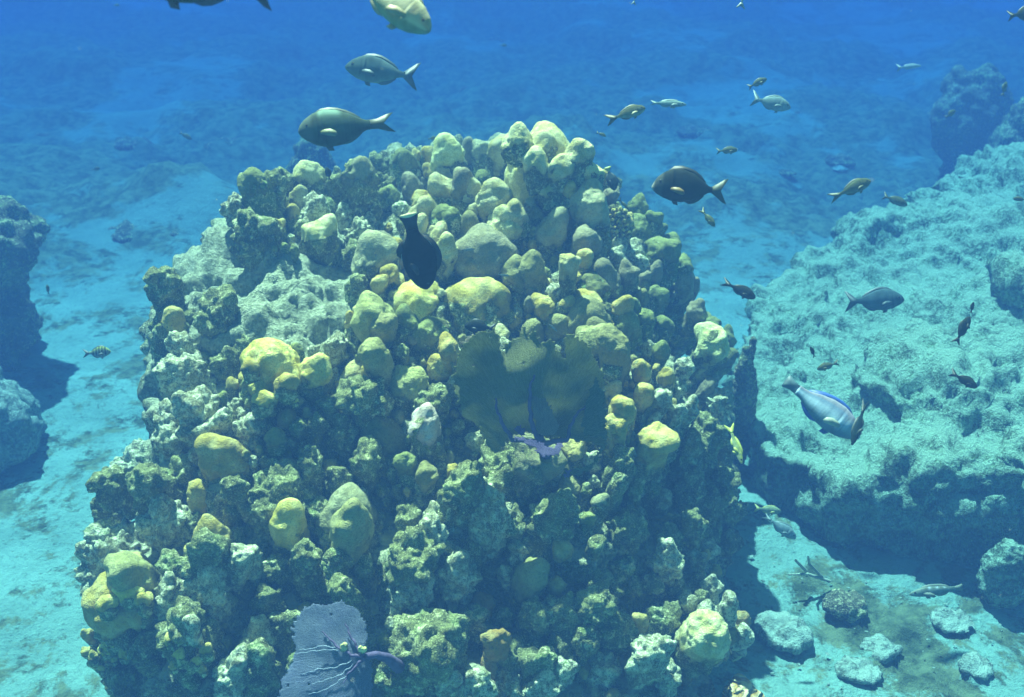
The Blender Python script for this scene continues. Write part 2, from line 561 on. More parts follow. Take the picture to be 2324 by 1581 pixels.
def knob_mesh(name, w_, L, kind, seed, lobes=None, sub=4, knobs=0, knob_r=0.2, taper=0.0, live=None, lamp=None):
    """a rounded column: local z is its axis, z = 0 its foot, z = L its top"""
    rng = random.Random(seed)
    V0, F0 = ico(sub)
    lv, nl, la, ro = KIND[kind]
    if lobes is not None: nl = lobes
    if live is not None: lv = live
    if lamp is not None: la = lamp
    r = w_ / 2
    U = V0.copy()
    rad = np.ones(len(U))
    for i in range(nl):
        th, ph = rng.uniform(0, 6.283), rng.uniform(0.05, 1.25)
        d = np.array([math.sin(ph) * math.cos(th), math.sin(ph) * math.sin(th), math.cos(ph)])
        ang = np.arccos(np.clip(U @ d, -1, 1))
        rad += la * rng.uniform(0.5, 1.2) * np.exp(-(ang / rng.uniform(0.32, 0.55)) ** 2)
    rad -= la * 0.35
    off = np.array([rng.uniform(-50, 50) for _ in range(3)])
    rad += 0.13 * fbm(U * 1.3 + off, 2, seed) + 0.045 * fbm(U * 4.0 + off, 2, seed + 2)
    X = U * rad[:, None]
    z = X[:, 2]
    S = max(L - r, 0.1 * r)               # straight part below the cap
    nz = np.where(z >= 0, z * r + S, S + z * (S + 0.6 * r))
    tp = np.where(z >= 0, 1.0, 1.0 + (-z) * taper)
    # a column keeps its width down its flank instead of closing like a ball
    hr = np.sqrt(np.clip(U[:, 0] ** 2 + U[:, 1] ** 2, 1e-6, 1))
    grow = np.where(U[:, 2] < 0, np.minimum(np.power(hr, -0.72), 2.2), 1.0)
    sx, sy = rng.uniform(0.94, 1.05), rng.uniform(0.86, 1.02)
    X = np.stack([X[:, 0] * r * grow * tp * sx, X[:, 1] * r * grow * tp * sy, nz], 1)
    if knobs:
        wv = worley(X / (w_ * knob_r) + off, seed)
        X = X + U * (0.6 - wv)[:, None] * w_ * knob_r * 0.55
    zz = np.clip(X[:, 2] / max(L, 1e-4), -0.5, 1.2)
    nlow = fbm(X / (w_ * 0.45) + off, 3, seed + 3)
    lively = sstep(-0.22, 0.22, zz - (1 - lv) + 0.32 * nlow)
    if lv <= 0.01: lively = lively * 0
    # rough turf on the dead flanks
    fine = fbm(X / 0.035 + off, 3, seed + 9) * 0.6 + (0.5 - worley(X / 0.05 + off, seed + 5)) * 0.9
    X = X + U * (fine * (1 - 0.82 * lively) * min(ro * w_, 0.020) * 1.7)[:, None]
    me = mk_mesh(name, X, F0)
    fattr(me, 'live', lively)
    return me

def place(cr, cx, top, wp, hp, axis_up=0.8, lean=0.0, fy=0.86):
    """foot point, axis, length and width in metres of a column seen at this place of the photograph"""
    px, pt, s = cpx(cr, cx, top)
    _, pb, _ = cpx(cr, cx, top + hp * fy)
    loc, nrm = hit(px, pb)
    _, _, dep = proj(loc)
    W = wp * s * K * dep
    back = Vector((ray(px, pb).x, ray(px, pb).y, 0)).normalized()
    base = loc + back * W * 0.30
    ax = Vector((nrm.x * 0.35 + lean, nrm.y * 0.35, axis_up + 0.1 * nrm.z)).normalized()
    lo, hi2 = 0.05, 2.5
    for _ in range(24):
        m_ = (lo + hi2) / 2
        if proj(base + ax * m_)[1] > pt: lo = m_
        else: hi2 = m_
    L = min(max(lo, 0.45 * W), 3.4 * W)
    ax2 = ax
    # keep the top over the right column of pixels
    top_p = base + ax * L
    qx, _, qd = proj(top_p)
    shift = (px - qx) * K * qd
    base = base + Vector((shift * 0.6, 0, 0))
    return base, ax2, L, W

COLUMNS = []
def C(cr, kind, *rows, **kw):
    for row in rows:
        COLUMNS.append((cr, kind) + row + (kw,))

C('B', 'p', (520, 20, 230, 330), lobes=8, live=0.62)
C('B', 'y', (1215, 255, 170, 260), lobes=5)
C('B', 'r', (340, 50, 160, 330), (230, 60, 120, 260), (230, 340, 205, 330), (870, 660, 210, 340), (1180, 440, 250, 520), (1150, 745, 200, 320))
C('B', 'y', (485, 255, 80, 120), (1010, 600, 110, 220), (730, 825, 75, 100), (1130, 920, 130, 180), (850, 1110, 60, 100), (1780, 20, 1, 1))
COLUMNS.pop()
C('B', 'p', (440, 400, 250, 420), (610, 535, 150, 300), (520, 600, 250, 400), (870, 655, 120, 150), (1010, 918, 140, 380), (60, 820, 160, 400), (0, 735, 110, 160), lobes=5)
C('B', 'g', (1540, 490, 150, 240), (1640, 600, 140, 300), (1720, 810, 260, 330), (1780, 775, 150, 240), (1890, 950, 150, 180), (1700, 690, 100, 160),
  (1210, 1110, 230, 260), (1670, 1180, 180, 300), (1580, 1345, 180, 230), (1740, 1415, 150, 200), (1940, 1415, 190, 180), (60, 580, 200, 180), (1560, 640, 170, 260))
C('B', 'w', (1400, 830, 120, 150), (1530, 840, 120, 160), (1390, 905, 120, 150), (1560, 968, 115, 120), (1480, 890, 100, 120), (1710, 1330, 90, 120), (620, 1350, 110, 120))
C('B', 'r', (340, 790, 400, 440), lobes=7, lamp=0.2, live=0.8)
C('B', 'o', (600, 1000, 215, 260), (720, 938, 220, 330), (1560, 1200, 110, 160), (1130, 1370, 330, 200), (930, 1428, 210, 160), (740, 1450, 190, 220), (1210, 1480, 230, 300), (260, 690, 190, 180))
C('B', 'r', (1310, 1040, 210, 260), (1460, 1010, 145, 270), (1670, 1008, 130, 200), (1740, 1070, 115, 210), (1600, 1060, 100, 170), (1900, 1080, 190, 330), (2010, 1140, 100, 260), (2040, 1300, 120, 200))
C('B', 'y', (310, 1148, 450, 420), lobes=7, lamp=0.17, live=0.42)
C('B', 'y', (835, 1258, 190, 240), (1000, 1268, 130, 140), (590, 1398, 100, 150), (1910, 1488, 90, 120), (1160, 1298, 250, 150), (1420, 1290, 160, 180))
C('B', 'g', (1450, 1418, 220, 220), (2130, 1400, 120, 200), (2090, 1340, 90, 160), (1830, 1290, 120, 180), (1500, 1270, 120, 150))
C('A', 'g', (450, 298, 210, 520), lobes=3)
C('A', 'w', (300, 520, 170, 280), (395, 330, 110, 300), (1130, 590, 120, 210), (1230, 700, 180, 260), (900, 560, 190, 200), (1060, 278, 62, 80))
C('A', 'd', (420, 700, 300, 330), knobs=1, knob_r=0.2)
C('A', 'd', (630, 320, 150, 200), (1060, 330, 130, 260), (1380, 200, 170, 190), (1420, 330, 170, 200), (560, 330, 180, 420), (1180, 880, 150, 200), (960, 520, 150, 180))
C('A', 'p', (840, 264, 240, 300), (765, 440, 135, 180), (940, 680, 260, 380), live=0.4)
C('A', 'g', (645, 280, 80, 120), (1600, 150, 180, 330), (1530, 180, 90, 200), (1930, 590, 160, 170), (1480, 420, 160, 200))
C('A', 'd', (1230, 220, 240, 560), live=0.12)
C('A', 'y', (1680, 138, 80, 120), (1780, 120, 120, 200), (1790, 250, 115, 160), (1740, 465, 180, 160), (1505, 820, 90, 110), (1180, 1420, 90, 220))
C('A', 'p', (1930, 78, 250, 380), (1920, 200, 220, 260), (1735, 538, 230, 240), (1885, 338, 190, 300), (1680, 670, 160, 280), (1860, 738, 165, 260), (1920, 850, 160, 330), lobes=5, live=0.6)
C('A', 'r', (1650, 358, 160, 220), (2060, 348, 190, 330), (1400, 795, 150, 120))
C('A', 'r', (1350, 842, 340, 400), lobes=7, lamp=0.2)
C('A', 'y', (1480, 1045, 130, 180), (1400, 1118, 120, 200), (1540, 1100, 100, 160))
C('A', 'y', (1690, 1198, 370, 330), lobes=8, lamp=0.19, live=0.5)
C('A', 'o', (1340, 1308, 290, 420), (1430, 1428, 190, 300))
C('A', 'g', (1600, 1400, 200, 240), (1780, 1478, 250, 260))
C('C', 'o', (1870, 562, 195, 480), (2100, 738, 285, 480), lobes=3, lamp=0.1, live=0.55)
C('C', 'd', (1780, 880, 300, 420), (1490, 1018, 150, 280), (1590, 1178, 260, 300), (1430, 928, 130, 180), (2060, 600, 105, 200), (1740, 940, 150, 300), (1270, 1168, 105, 180), (1350, 1408, 185, 380), (1790, 1388, 205, 380), (1960, 1330, 110, 200))
C('C', 'p', (1690, 760, 210, 240), live=0.5)
C('C', 'y', (1390, 708, 225, 380), (1350, 828, 80, 110), (1330, 1090, 80, 100))
C('C', 'o', (1510, 1470, 112, 200), lobes=1, live=0.7)
C('C', 'g', (1910, 1188, 310, 420), (2225, 420, 185, 280), lobes=3, live=0.6)
C('C', 'k', (2240, 1090, 250, 520), lobes=7, lamp=0.22)
C('C', 'a', (1568, 1440, 55, 60))
C('C', 'w', (300, 1150, 300, 280), (640, 1160, 220, 200), (470, 1180, 200, 200), (480, 1000, 260, 240))
C('C', 'w', (900, 1168, 190, 230), (60, 1405, 200, 140), knobs=1, knob_r=0.17)
C('C', 'd', (880, 560, 200, 160), (700, 640, 240, 200), (640, 240, 260, 300), (1150, 960, 120, 200))
C('D', 'y', (340, 500, 130, 420), (1690, 1100, 205, 560), live=0.5)
C('D', 'd', (200, 838, 200, 320), (1420, 640, 130, 330), (1470, 1268, 135, 480), (1550, 1340, 90, 300), (660, 1290, 270, 360))
C('D', 'd', (870, 1205, 340, 480), live=0.2, lobes=8)
C('D', 'o', (1310, 398, 220, 330), (1460, 450, 190, 480), live=0.6)
C('D', 'y', (1650, 798, 115, 330), (1510, 908, 175, 380), (1450, 1028, 155, 420), (1180, 1193, 165, 240), (1810, 690, 112, 240), (1640, 650, 130, 220), (1590, 768, 62, 90), live=0.42, lobes=2)
C('D', 'w', (1920, 648, 110, 240), (2160, 868, 155, 360), (2020, 620, 140, 260), (1770, 870, 120, 220), (1890, 955, 90, 200), (1880, 540, 90, 120), (1700, 520, 92, 140), (1960, 920, 100, 260), (510, 1150, 120, 140), (1620, 900, 90, 110))
C('D', 'p', (2100, 448, 210, 520), live=0.35)
C('D', 'g', (1770, 528, 112, 200), (2230, 420, 110, 240), (2190, 560, 130, 300), (2060, 300, 140, 260))
C('D', 'w', (2050, 1200, 150, 180), knobs=1, knob_r=0.25)
C('D', 'd', (1850, 1000, 180, 420), (2080, 1050, 200, 460), (1960, 1180, 200, 420), (2210, 1200, 110, 300), (1760, 1180, 110, 360))
C('E', 'w', (470, 85, 170, 150), (360, 160, 130, 200), knobs=1, knob_r=0.18)
C('E', 'd', (540, 230, 240, 330), (300, 210, 150, 330), (240, 400, 150, 240), (190, 330, 90, 90), (720, 150, 140, 200), (1020, 560, 100, 160))
C('E', 'y', (800, 300, 105, 120), (810, 358, 125, 130), (960, 60, 250, 210), (870, 150, 130, 120), (1030, 130, 140, 140), live=0.75)
C('E', 'y', (890, 528, 205, 270), (780, 680, 120, 180), live=0.6, lobes=6)
C('E', 'w', (640, 440, 180, 260), (560, 520, 160, 200), (1050, 690, 130, 260), (1160, 770, 130, 160), (900, 850, 230, 360), (790, 1010, 130, 160), (1020, 1380, 190, 300), (1160, 1180, 170, 260), (640, 900, 160, 260))
C('E', 'w', (1040, 1088, 135, 120), knobs=1, knob_r=0.2)
C('E', 'y', (90, 1320, 70, 70), (130, 1180, 60, 150), (170, 1330, 85, 90))
C('E', 'd', (1180, 1340, 210, 260), (860, 680, 240, 260), (1640, 740, 130, 190), (1300, 760, 130, 200), (1240, 960, 160, 200), (360, 1430, 220, 180))
C('E', 'a', (1720, 868, 105, 130), live=0.4)
C('E', 'd', (1730, 900, 130, 330))
C('F', 'w', (1290, 628, 270, 420), (1770, 490, 155, 330), (1130, 420, 200, 240), (1040, 380, 140, 150), (1190, 300, 180, 220))
C('F', 'd', (480, 598, 150, 220), (1700, 300, 180, 330), (1590, 60, 220, 330), (1000, 250, 200, 240), (1640, 980, 120, 150))
C('F', 'd', (1150, 1100, 460, 420), (860, 1330, 260, 260), (1400, 1010, 220, 260), (1880, 1250, 200, 330), (1700, 1250, 180, 240), lobes=7)
C('F', 'w', (1700, 1478, 250, 220), (1900, 1460, 200, 200), (2040, 1330, 180, 200), (1460, 1480, 200, 180), (1260, 1450, 160, 180), (2060, 1100, 160, 200))
C('F', 'a', (1500, 880, 130, 180), (1590, 1180, 165, 200), (1550, 1350, 125, 120), lobes=9, knobs=1, knob_r=0.24)
C('G', 'd', (650, 190, 115, 330), live=0.15)
C('G', 'd', (760, 30, 110, 420), (905, 0, 105, 440), (700, 760, 200, 260), (830, 640, 180, 200))
C('G', 'w', (1090, 178, 115, 220), (1420, 500, 130, 110), (1450, 760, 115, 190), (1560, 905, 110, 240), (1270, 880, 110, 200), (1290, 600, 180, 200), (1130, 560, 200, 200))
C('G', 'a', (1250, 198, 115, 150), (760, 1560, 110, 80), (1665, 1008, 100, 130), live=0.5, knobs=1, knob_r=0.25)
C('G', 'w', (1665, 1110, 105, 150), (1640, 1200, 100, 140), (1600, 950, 70, 150), (1380, 960, 160, 260), (1150, 1380, 150, 240), (700, 1340, 200, 240), (1010, 1220, 230, 330))
C('G', 'y', (1400, 570, 62, 110), (1370, 640, 72, 100), (1450, 680, 92, 120), (960, 1010, 92, 260), (1120, 300, 120, 110), live=0.4)
C('G', 'd', (1140, 408, 155, 240), (1030, 748, 125, 160), (900, 770, 120, 140), (1180, 768, 135, 180), (1340, 740, 100, 140), knobs=1, knob_r=0.25)
C('G', 'y', (540, 1340, 145, 150), knobs=1, knob_r=0.22, live=0.7)
C('G', 'a', (1260, 1430, 95, 120), live=0.5, lobes=8)
C('G', 'p', (1190, 365, 58, 66), (1220, 425, 62, 66), (1235, 470, 70, 75), (1262, 525, 56, 62), (1215, 515, 52, 60), (1165, 420, 46, 56), live=1.0, lobes=0)
C('G', 'd', (1550, 185, 160, 260), (1640, 240, 85, 140), (1560, 455, 120, 150), (1300, 330, 190, 260), (1420, 200, 150, 300), (1440, 380, 150, 200), (1300, 60, 160, 300), (1520, 20, 150, 300), (1430, 60, 110, 200))
C('G', 'd', (430, 950, 220, 300), (620, 880, 240, 300), (780, 1080, 200, 260), (430, 1180, 220, 260), (1100, 960, 180, 260), (560, 1150, 160, 240))
# fillers where smaller columns crowd together between the ones read off one by one
_r = random.Random(5)
_occ = []
for (_cr, _k, _cx, _t, _w, _hh, _kw) in COLUMNS:
    _x, _y, _s = cpx(_cr, _cx, _t + min(_hh * 0.4, _w * 0.5))
    _occ.append((_x, _y, _w * _s / 2))
EDGE = [(380, 720, 1390), (450, 590, 1420), (560, 560, 1500), (650, 400, 1560), (850, 380, 1620), (1000, 370, 1640), (1150, 270, 1640), (1300, 220, 1600), (1560, 300, 1680)]
def _lr(y):
    for (a, l0, r0), (b2, l1, r1) in zip(EDGE, EDGE[1:]):
        if a <= y <= b2:
            u = (y - a) / (b2 - a)
            return l0 + (l1 - l0) * u, r0 + (r1 - r0) * u
    return 300, 1650
_n = 0
for _i in range(9000):
    if _n >= 330: break
    _y = _r.uniform(385, 1560)
    _l, _rr = _lr(_y)
    _x = _r.uniform(_l, _rr)
    if 400 < _x < 800 and 570 < _y < 800: continue
    if _y > 1120 and _r.random() < 0.85: continue
    if 1060 < _x < 1360 and 770 < _y < 1080 and _r.random() < 0.7: continue
    _wd = _r.uniform(20, 62) if _i < 3000 else _r.uniform(16, 34)
    if _y > 1120: _wd *= 1.7
    if any((_x - a) ** 2 + ((_y - b2) * 0.8) ** 2 < (0.82 * (c_ + _wd / 2)) ** 2 for a, b2, c_ in _occ): continue
    _occ.append((_x, _y, _wd / 2))
    _n += 1
    if _x > 850 and _y < 1000: _k = _r.choice('ddggworryyp')
    elif _y > 1100: _k = _r.choice('dddddwwgoy')
    else: _k = _r.choice('dddwwggoy')
    C('T', _k, (_x, _y - _wd * 0.5, _wd, _wd * _r.uniform(1.0, 2.1)))


def head_part_objects():
    items = []
    for n, (cr, kind, cx, top, wp, hp, kw) in enumerate(COLUMNS):
        base, ax, L, W = place(cr, cx, top, wp * (1.25 if cr != 'T' else 1.1), hp, lean=kw.get('lean', 0.0))
        items.append((W * max(L, W), n, base, ax, L, W))
    items.sort(key=lambda t: -t[0])
    rest = []
    for rank, (_, n, base, ax, L, W) in enumerate(items):
        cr, kind, cx, top, wp, hp, kw = COLUMNS[n]
        rpx = wp * cpx(cr, 0, 0)[2] * 0.44
        sub = 5 if rpx > 20 else 4
        me = knob_mesh('coral_column', W, L, kind, 1000 + n * 7, sub=sub, lobes=kw.get('lobes'), knobs=kw.get('knobs', 0), knob_r=kw.get('knob_r', 0.2), live=kw.get('live'), lamp=kw.get('lamp'))
        q = ax.to_track_quat('Z', 'X') if abs(ax.z) < 0.999 else Matrix.Identity(3).to_quaternion()
        spin = Matrix.Rotation(random.Random(n).uniform(0, 6.28), 4, 'Z')
        mat4 = Matrix.Translation(base - HEAD_LOC) @ q.to_matrix().to_4x4() @ spin
        if rank < 99:
            o = link('coral_column', me, M[kind], head)
            o.matrix_local = mat4
        else:
            rest.append((me, mat4, kind))
    return rest

# the big distinct colonies are things of their own
def colony(name, label, cat, cr, kind, cx, top, wp, hp, group=None, extra=(), lean=0.0, fy=0.86, parts='lobe', near=0.0, **kw):
    base, ax, L, W = place(cr, cx, top, wp * 1.15, hp, lean=lean, fy=fy)
    base = base + (CAMP - base).normalized() * near
    q = ax.to_track_quat('Z', 'X').to_matrix().to_4x4()
    if not extra:
        rpx = wp * cpx(cr, 0, 0)[2] * 0.44
        me = knob_mesh(name, W, L, kind, hash(label) % 9999 if False else sum(map(ord, label)), sub=6 if rpx > 60 else 5, **kw)
        o = link(name, me, M[kind])
        o.matrix_world = Matrix.Translation(base) @ q
        return tag(o, label, cat, group)
    e = empty(name, base, label, cat, group)
    me = knob_mesh('body', W, L, kind, sum(map(ord, label)), sub=6 if wp * cpx(cr, 0, 0)[2] > 120 else 5, **kw)
    o = link('body', me, M[kind], e)
    o.matrix_local = q
    for i, (k2, x2, t2, w2, h2) in enumerate(extra):
        px, pt, s = cpx(cr, x2, t2)
        dep = proj(base + ax * L * 0.6)[2] - W * 0.42
        W2 = w2 * s * K * dep
        L2 = max(h2 * s * K * dep * 1.0, W2 * 0.7)
        b2 = CAMP + ray(px, pt + h2 * s * 0.9) * dep
        me = knob_mesh(parts, W2, L2, k2, sum(map(ord, label)) + i * 31, sub=4 if w2 * s < 60 else 5)
        o = link(parts, me, M[k2], e)
        o.matrix_local = Matrix.Translation(b2 - base)
    return e

colony('massive_lobed_coral', 'largest smooth pale yellow coral, many-lobed, crowning the top right of the coral head', 'coral', 'B', 'p', 870, 120, 560, 620, lobes=9, lamp=0.2, live=0.62,
       extra=(('p', 620, 0, 260, 200), ('p', 800, 60, 250, 180), ('p', 1080, 110, 240, 260), ('p', 760, 160, 200, 340), ('p', 940, 200, 240, 250), ('y', 1000, 378, 165, 180), ('p', 1190, 250, 160, 220), ('p', 870, 400, 170, 160)))
GD = 'dead coral columns on the lower part of the coral head'
colony('yellow_coral_mound', 'lumpy yellow coral mound on the left shoulder of the coral head, above a dark hollow', 'coral', 'C', 'y', 1045, 615, 440, 520, lobes=10, lamp=0.2, live=0.58,
       extra=(('y', 990, 935, 190, 170), ('y', 900, 700, 160, 150), ('y', 1170, 800, 200, 200), ('y', 1240, 1000, 60, 50)))
colony('knobbly_yellow_coral', 'lumpy yellow coral mound at the lower left corner of the coral head', 'coral', 'E', 'y', 345, 868, 430, 330, lobes=9, lamp=0.2, live=0.72, fy=0.8,
       extra=(('y', 250, 960, 130, 120), ('y', 400, 880, 160, 130), ('y', 480, 960, 120, 110)))
colony('yellow_knob_coral', 'dark coral mound studded with small yellow knobs, directly below the lumpy yellow mound', 'coral', 'E', 'd', 370, 1215, 370, 260, lobes=6, fy=0.8,
       extra=(('y', 290, 1200, 130, 90), ('y', 430, 1195, 170, 100), ('y', 360, 1285, 90, 80), ('y', 240, 1260, 90, 80), ('y', 500, 1230, 90, 90), ('y', 292, 1335, 46, 50), ('y', 430, 1340, 50, 50), ('y', 170, 1310, 80, 80), ('y', 215, 1390, 50, 50)), parts='knob')
colony('grooved_coral', 'rounded greyish coral mound crossed by pale grooves, at the left edge of the coral head', 'coral', 'E', 'w', 300, 612, 460, 360, lobes=3, lamp=0.12)
colony('grey_capped_coral', 'dark coral mound with a smooth pale grey cap and yellow knobs around it', 'coral', 'E', 'd', 750, 1130, 290, 360, lobes=5,
       extra=(('w', 755, 1118, 150, 120), ('y', 650, 1190, 100, 100), ('y', 690, 1280, 110, 90), ('y', 790, 1330, 90, 80), ('y', 860, 1260, 90, 90), ('y', 650, 1370, 60, 60), ('y', 830, 1390, 56, 60)), parts='knob')
colony('dead_coral_column', 'big round turf-covered dead coral speckled white, upper left of the purple sea fan', 'dead coral', 'E', 'd', 1310, 292, 380, 430, GD, lobes=7)
colony('dead_coral_column', 'big smooth rounded dead coral with a greenish cap, above the purple sea fan', 'dead coral', 'F', 'd', 565, 190, 450, 430, GD, lobes=5, live=0.42, lamp=0.2)
colony('dead_coral_column', 'tall mottled dead coral column right of the purple sea fan', 'dead coral', 'F', 'd', 990, 505, 320, 560, GD, lobes=6)
colony('dead_coral_column', 'stout dead coral column with a bright white bare top, below the brown sea fan', 'dead coral', 'F', 'w', 1525, 195, 320, 480, GD, lobes=6)
colony('dead_coral_column', 'mottled brown and white dead coral column right of the white-topped one', 'dead coral', 'F', 'd', 1950, 250, 290, 480, GD, lobes=9, lamp=0.22)
colony('ringed_coral', 'small pale rough coral dome with a raised rim, upper left of the purple sea fan', 'coral', 'F', 'w', 240, 530, 250, 250, lobes=3)
colony('rock_plate', 'dark upright dead coral plate at the upper left edge of the coral head', 'dead coral', 'C', 'd', 235, 20, 260, 370, 'dark dead coral plates on the left edge', lobes=4)
colony('rock_plate', 'larger dark dead coral plate on the left edge, below the upper one', 'dead coral', 'C', 'd', 285, 330, 300, 440, 'dark dead coral plates on the left edge', lobes=4)
colony('pale_coral_mound', 'flattened pale turf-dusted coral mound on the left edge, under the dark plates', 'coral', 'C', 'w', 430, 780, 500, 300, lobes=6)
colony('mustard_coral', 'pale yellow coral dome covered in small pointed knobs, lower right on the coral head', 'coral', 'G', 'p', 1400, 1078, 285, 330, lobes=1, lamp=0.08, knobs=1, knob_r=0.15, live=0.75, near=0.25)
colony('finger_coral', 'clump of small yellow coral fingers at the upper right of the coral head', 'coral', 'B', 'd', 1385, 560, 150, 230, lobes=2,
       extra=[('y', 1300 + (i * 47) % 170 + 8, 560 + (i // 4) * 42 + (i * 13) % 20, 36, 44) for i in range(20)], parts='coral_finger')
colony('red_sponge', 'small red-orange sponge on the right side of the mustard coral dome', 'sponge', 'G', 'a', 1565, 1225, 60, 70, lobes=3, live=1.0)


rest = head_part_objects()
if rest:
    for kset, nm in ((('y', 'p', 'o', 'r', 'k', 'a'), 'small_live_knobs'), (('d', 'g', 'w'), 'small_dead_knobs')):
        bm = bmesh.new()
        mats = []
        for me, m4, kind in rest:
            if kind not in kset: continue
            me.transform(m4)
            if M[kind] not in mats: mats.append(M[kind])
            mi = mats.index(M[kind])
            n0 = len(bm.faces)
            bm.from_mesh(me)
            bm.faces.ensure_lookup_table()
            for f in bm.faces[n0:]: f.material_index = mi
        out = bpy.data.meshes.new(nm)
        bm.to_mesh(out)
        bm.free()
        for m_ in mats: out.materials.append(m_)
        o = link(nm, out, None, head)
        o['kind'] = 'stuff'

# ------------------------------------------------------------------ the long reef ridge on the right, left towers, boulders
def prism(poly, ztop, zbot, inset, n=26):
    """solid with a sloping top; grid points inside the outline, foot drawn in by inset"""
    c = np.mean(np.array(poly), 0)
    bot = [(p[0] + (c[0] - p[0]) * inset, p[1] + (c[1] - p[1]) * inset) for p in poly]
    V = [(x, y, ztop(x, y)) for x, y in poly] + [(x, y, zbot) for x, y in bot] + [(c[0], c[1], ztop(*c)), (c[0], c[1], zbot)]
    m = len(poly)
    F = []
    for i in range(m):
        j = (i + 1) % m
        F += [(i, j, 2 * m), (m + j, m + i, 2 * m + 1), (i, m + i, m + j), (i, m + j, j)]
    return np.array(V, float), np.array(F)

def rock(name, V, F, voxel, layers, mat, label, cat, group=None, seed=1, sm=4):
    me, co = remesh(V, F, voxel, sm)
    co = displace(me, co, layers, seed)
    c = np.array([co[:, 0].mean(), co[:, 1].mean(), 0.0])
    me.vertices.foreach_set('co', (co - c).astype(np.float32).ravel())
    me.update()
    me.name = name
    o = link(name, me, mat, loc=Vector(c))
    return tag(o, label, cat, group), co

RZ = lambda x, y: 0.24 + 0.20 * (x - 1.4) + 0.085 * (y - 4)
rp = [(1.42, 5.4), (1.55, 4.98), (1.88, 4.62), (2.2, 4.42), (2.8, 4.25), (3.6, 4.0), (5.5, 3.6), (7.5, 4.5), (8.0, 7.5), (7.5, 9.6), (5.8, 9.2), (4.5, 8.6), (3.6, 8.3), (2.7, 7.7), (1.9, 6.9), (1.5, 6.1)]
V, F = prism(rp, RZ, -0.15, 0.06)
Ve, Fe = ellipsoids([((2.5, 4.72, 0.42), (0.45, 0.42, 0.26)), ((3.2, 4.45, 0.62), (0.6, 0.45, 0.26)), ((4.0, 4.3, 0.8), (0.8, 0.5, 0.34)), ((2.05, 5.0, 0.28), (0.3, 0.4, 0.22)), ((2.9, 5.4, 0.62), (0.7, 0.6, 0.18)),
                     ((1.9, 5.8, 0.3), (0.3, 0.5, 0.22)), ((2.2, 6.5, 0.45), (0.4, 0.4, 0.2)), ((4.6, 8.4, 1.0), (0.7, 0.6, 0.3)), ((3.2, 7.7, 0.7), (0.5, 0.4, 0.25)), ((3.0, 4.28, 0.28), (0.22, 0.2, 0.14)), ((4.2, 6.2, 1.0), (0.9, 0.8, 0.16))], 3)
V, F = join([(V, F), (Ve, Fe)])
ridge, rco = rock('reef_ridge', V, F, 0.034, [('f', 0.17, 1.1), ('r', 0.04, 0.6), ('w', 0.05, 0.4), ('w', 0.06, 0.14), ('w', 0.025, 0.075), ('f', 0.045, 0.07)], M['ridge'],
             'long pale algae-dusted reef rock with a dark overhang, filling the right side', 'rock', seed=300)
RB = BVHTree.FromPolygons([Vector(v) for v in rco], [tuple(p.vertices) for p in ridge.data.polygons])

def ground_at(px, py):
    r = ray(px, py)
    t = CAM_Z / -r.z if r.z < 0 else 60
    for _ in range(4):
        p = CAMP + r * t
        t = (CAM_Z - gz(p.x, p.y)) / -r.z
    return CAMP + r * t

# dark tower at the left edge and the pale low rock in front of it
p0 = ground_at(48, 830)
V, F = ellipsoids([((p0.x - 0.55, p0.y + 0.2, 0.35), (0.62, 0.6, 0.6)), ((p0.x - 0.50, p0.y + 0.1, 0.95), (0.78, 0.7, 0.42)), ((p0.x - 0.75, p0.y + 0.1, 1.3), (0.62, 0.55, 0.35)), ((p0.x - 0.2, p0.y + 0.0, 0.75), (0.38, 0.4, 0.2)), ((p0.x - 0.15, p0.y, 1.12), (0.28, 0.3, 0.2)), ((p0.x - 0.35, p0.y, 0.42), (0.38, 0.4, 0.16))])
rock('coral_tower', V, F, 0.03, [('f', 0.08, 0.5), ('w', 0.09, 0.2), ('f', 0.04, 0.07)], M['far'], 'dark overhanging coral tower cut off by the left edge, shading the sand', 'rock', seed=320)
p0 = ground_at(-45, 1095)
V, F = ellipsoids([((p0.x - 0.35, p0.y + 0.35, 0.12), (0.6, 0.5, 0.42)), ((p0.x - 0.05, p0.y + 0.35, 0.28), (0.26, 0.3, 0.2)), ((p0.x - 0.5, p0.y + 0.5, 0.35), (0.5, 0.4, 0.22))])
rock('low_rock', V, F, 0.022, [('f', 0.07, 0.4), ('w', 0.05, 0.16), ('f', 0.02, 0.05)], M['rubble'], 'low pale rock cut off by the left edge, below the dark coral tower', 'rock', seed=330)

# tall boulders far behind the ridge, upper right
def boulder(px, py_top, py_base, wpx, depth_y, label, seed, mat='far', group=None, name='boulder', pale=False, flat=1.0):
    p = ground_at(px, py_base)
    if depth_y:
        t = depth_y / ray(px, py_base).y
        p = CAMP + ray(px, py_base) * t
    z = proj(p)[2]
    W = wpx * K * z
    tp = CAMP + ray(px, py_top) * (p.y / ray(px, py_top).y)
    H = max(tp.z * ((0.35 if mat == 'rubble' else 0.6) if depth_y is None else 1.0), 0.08 * W)
    if mat == 'rubble': W *= 0.78
    rng = random.Random(seed)
    sk = 0.5 if mat == 'rubble' else 1.0
    el = [((p.x, p.y + W * 0.4, H * 0.42 * sk), (W * 0.45, W * 0.4, H * 0.56))]
    for i in range(5):
        an = rng.uniform(0, 6.28)
        el.append(((p.x + math.cos(an) * W * 0.25, p.y + W * 0.4 + math.sin(an) * W * 0.2, H * rng.uniform(0.2, 0.7) * sk), (W * rng.uniform(0.16, 0.28), W * rng.uniform(0.16, 0.28), H * rng.uniform(0.2, 0.36))))
    V, F = ellipsoids(el)
    return rock(name, V, F, max(W / 34, 0.012), [('f', W * 0.09, W * 0.5), ('w', W * 0.06, W * 0.2), ('f', W * 0.025, W * 0.07)], M[mat], label, 'rock', group, seed=seed)[0]

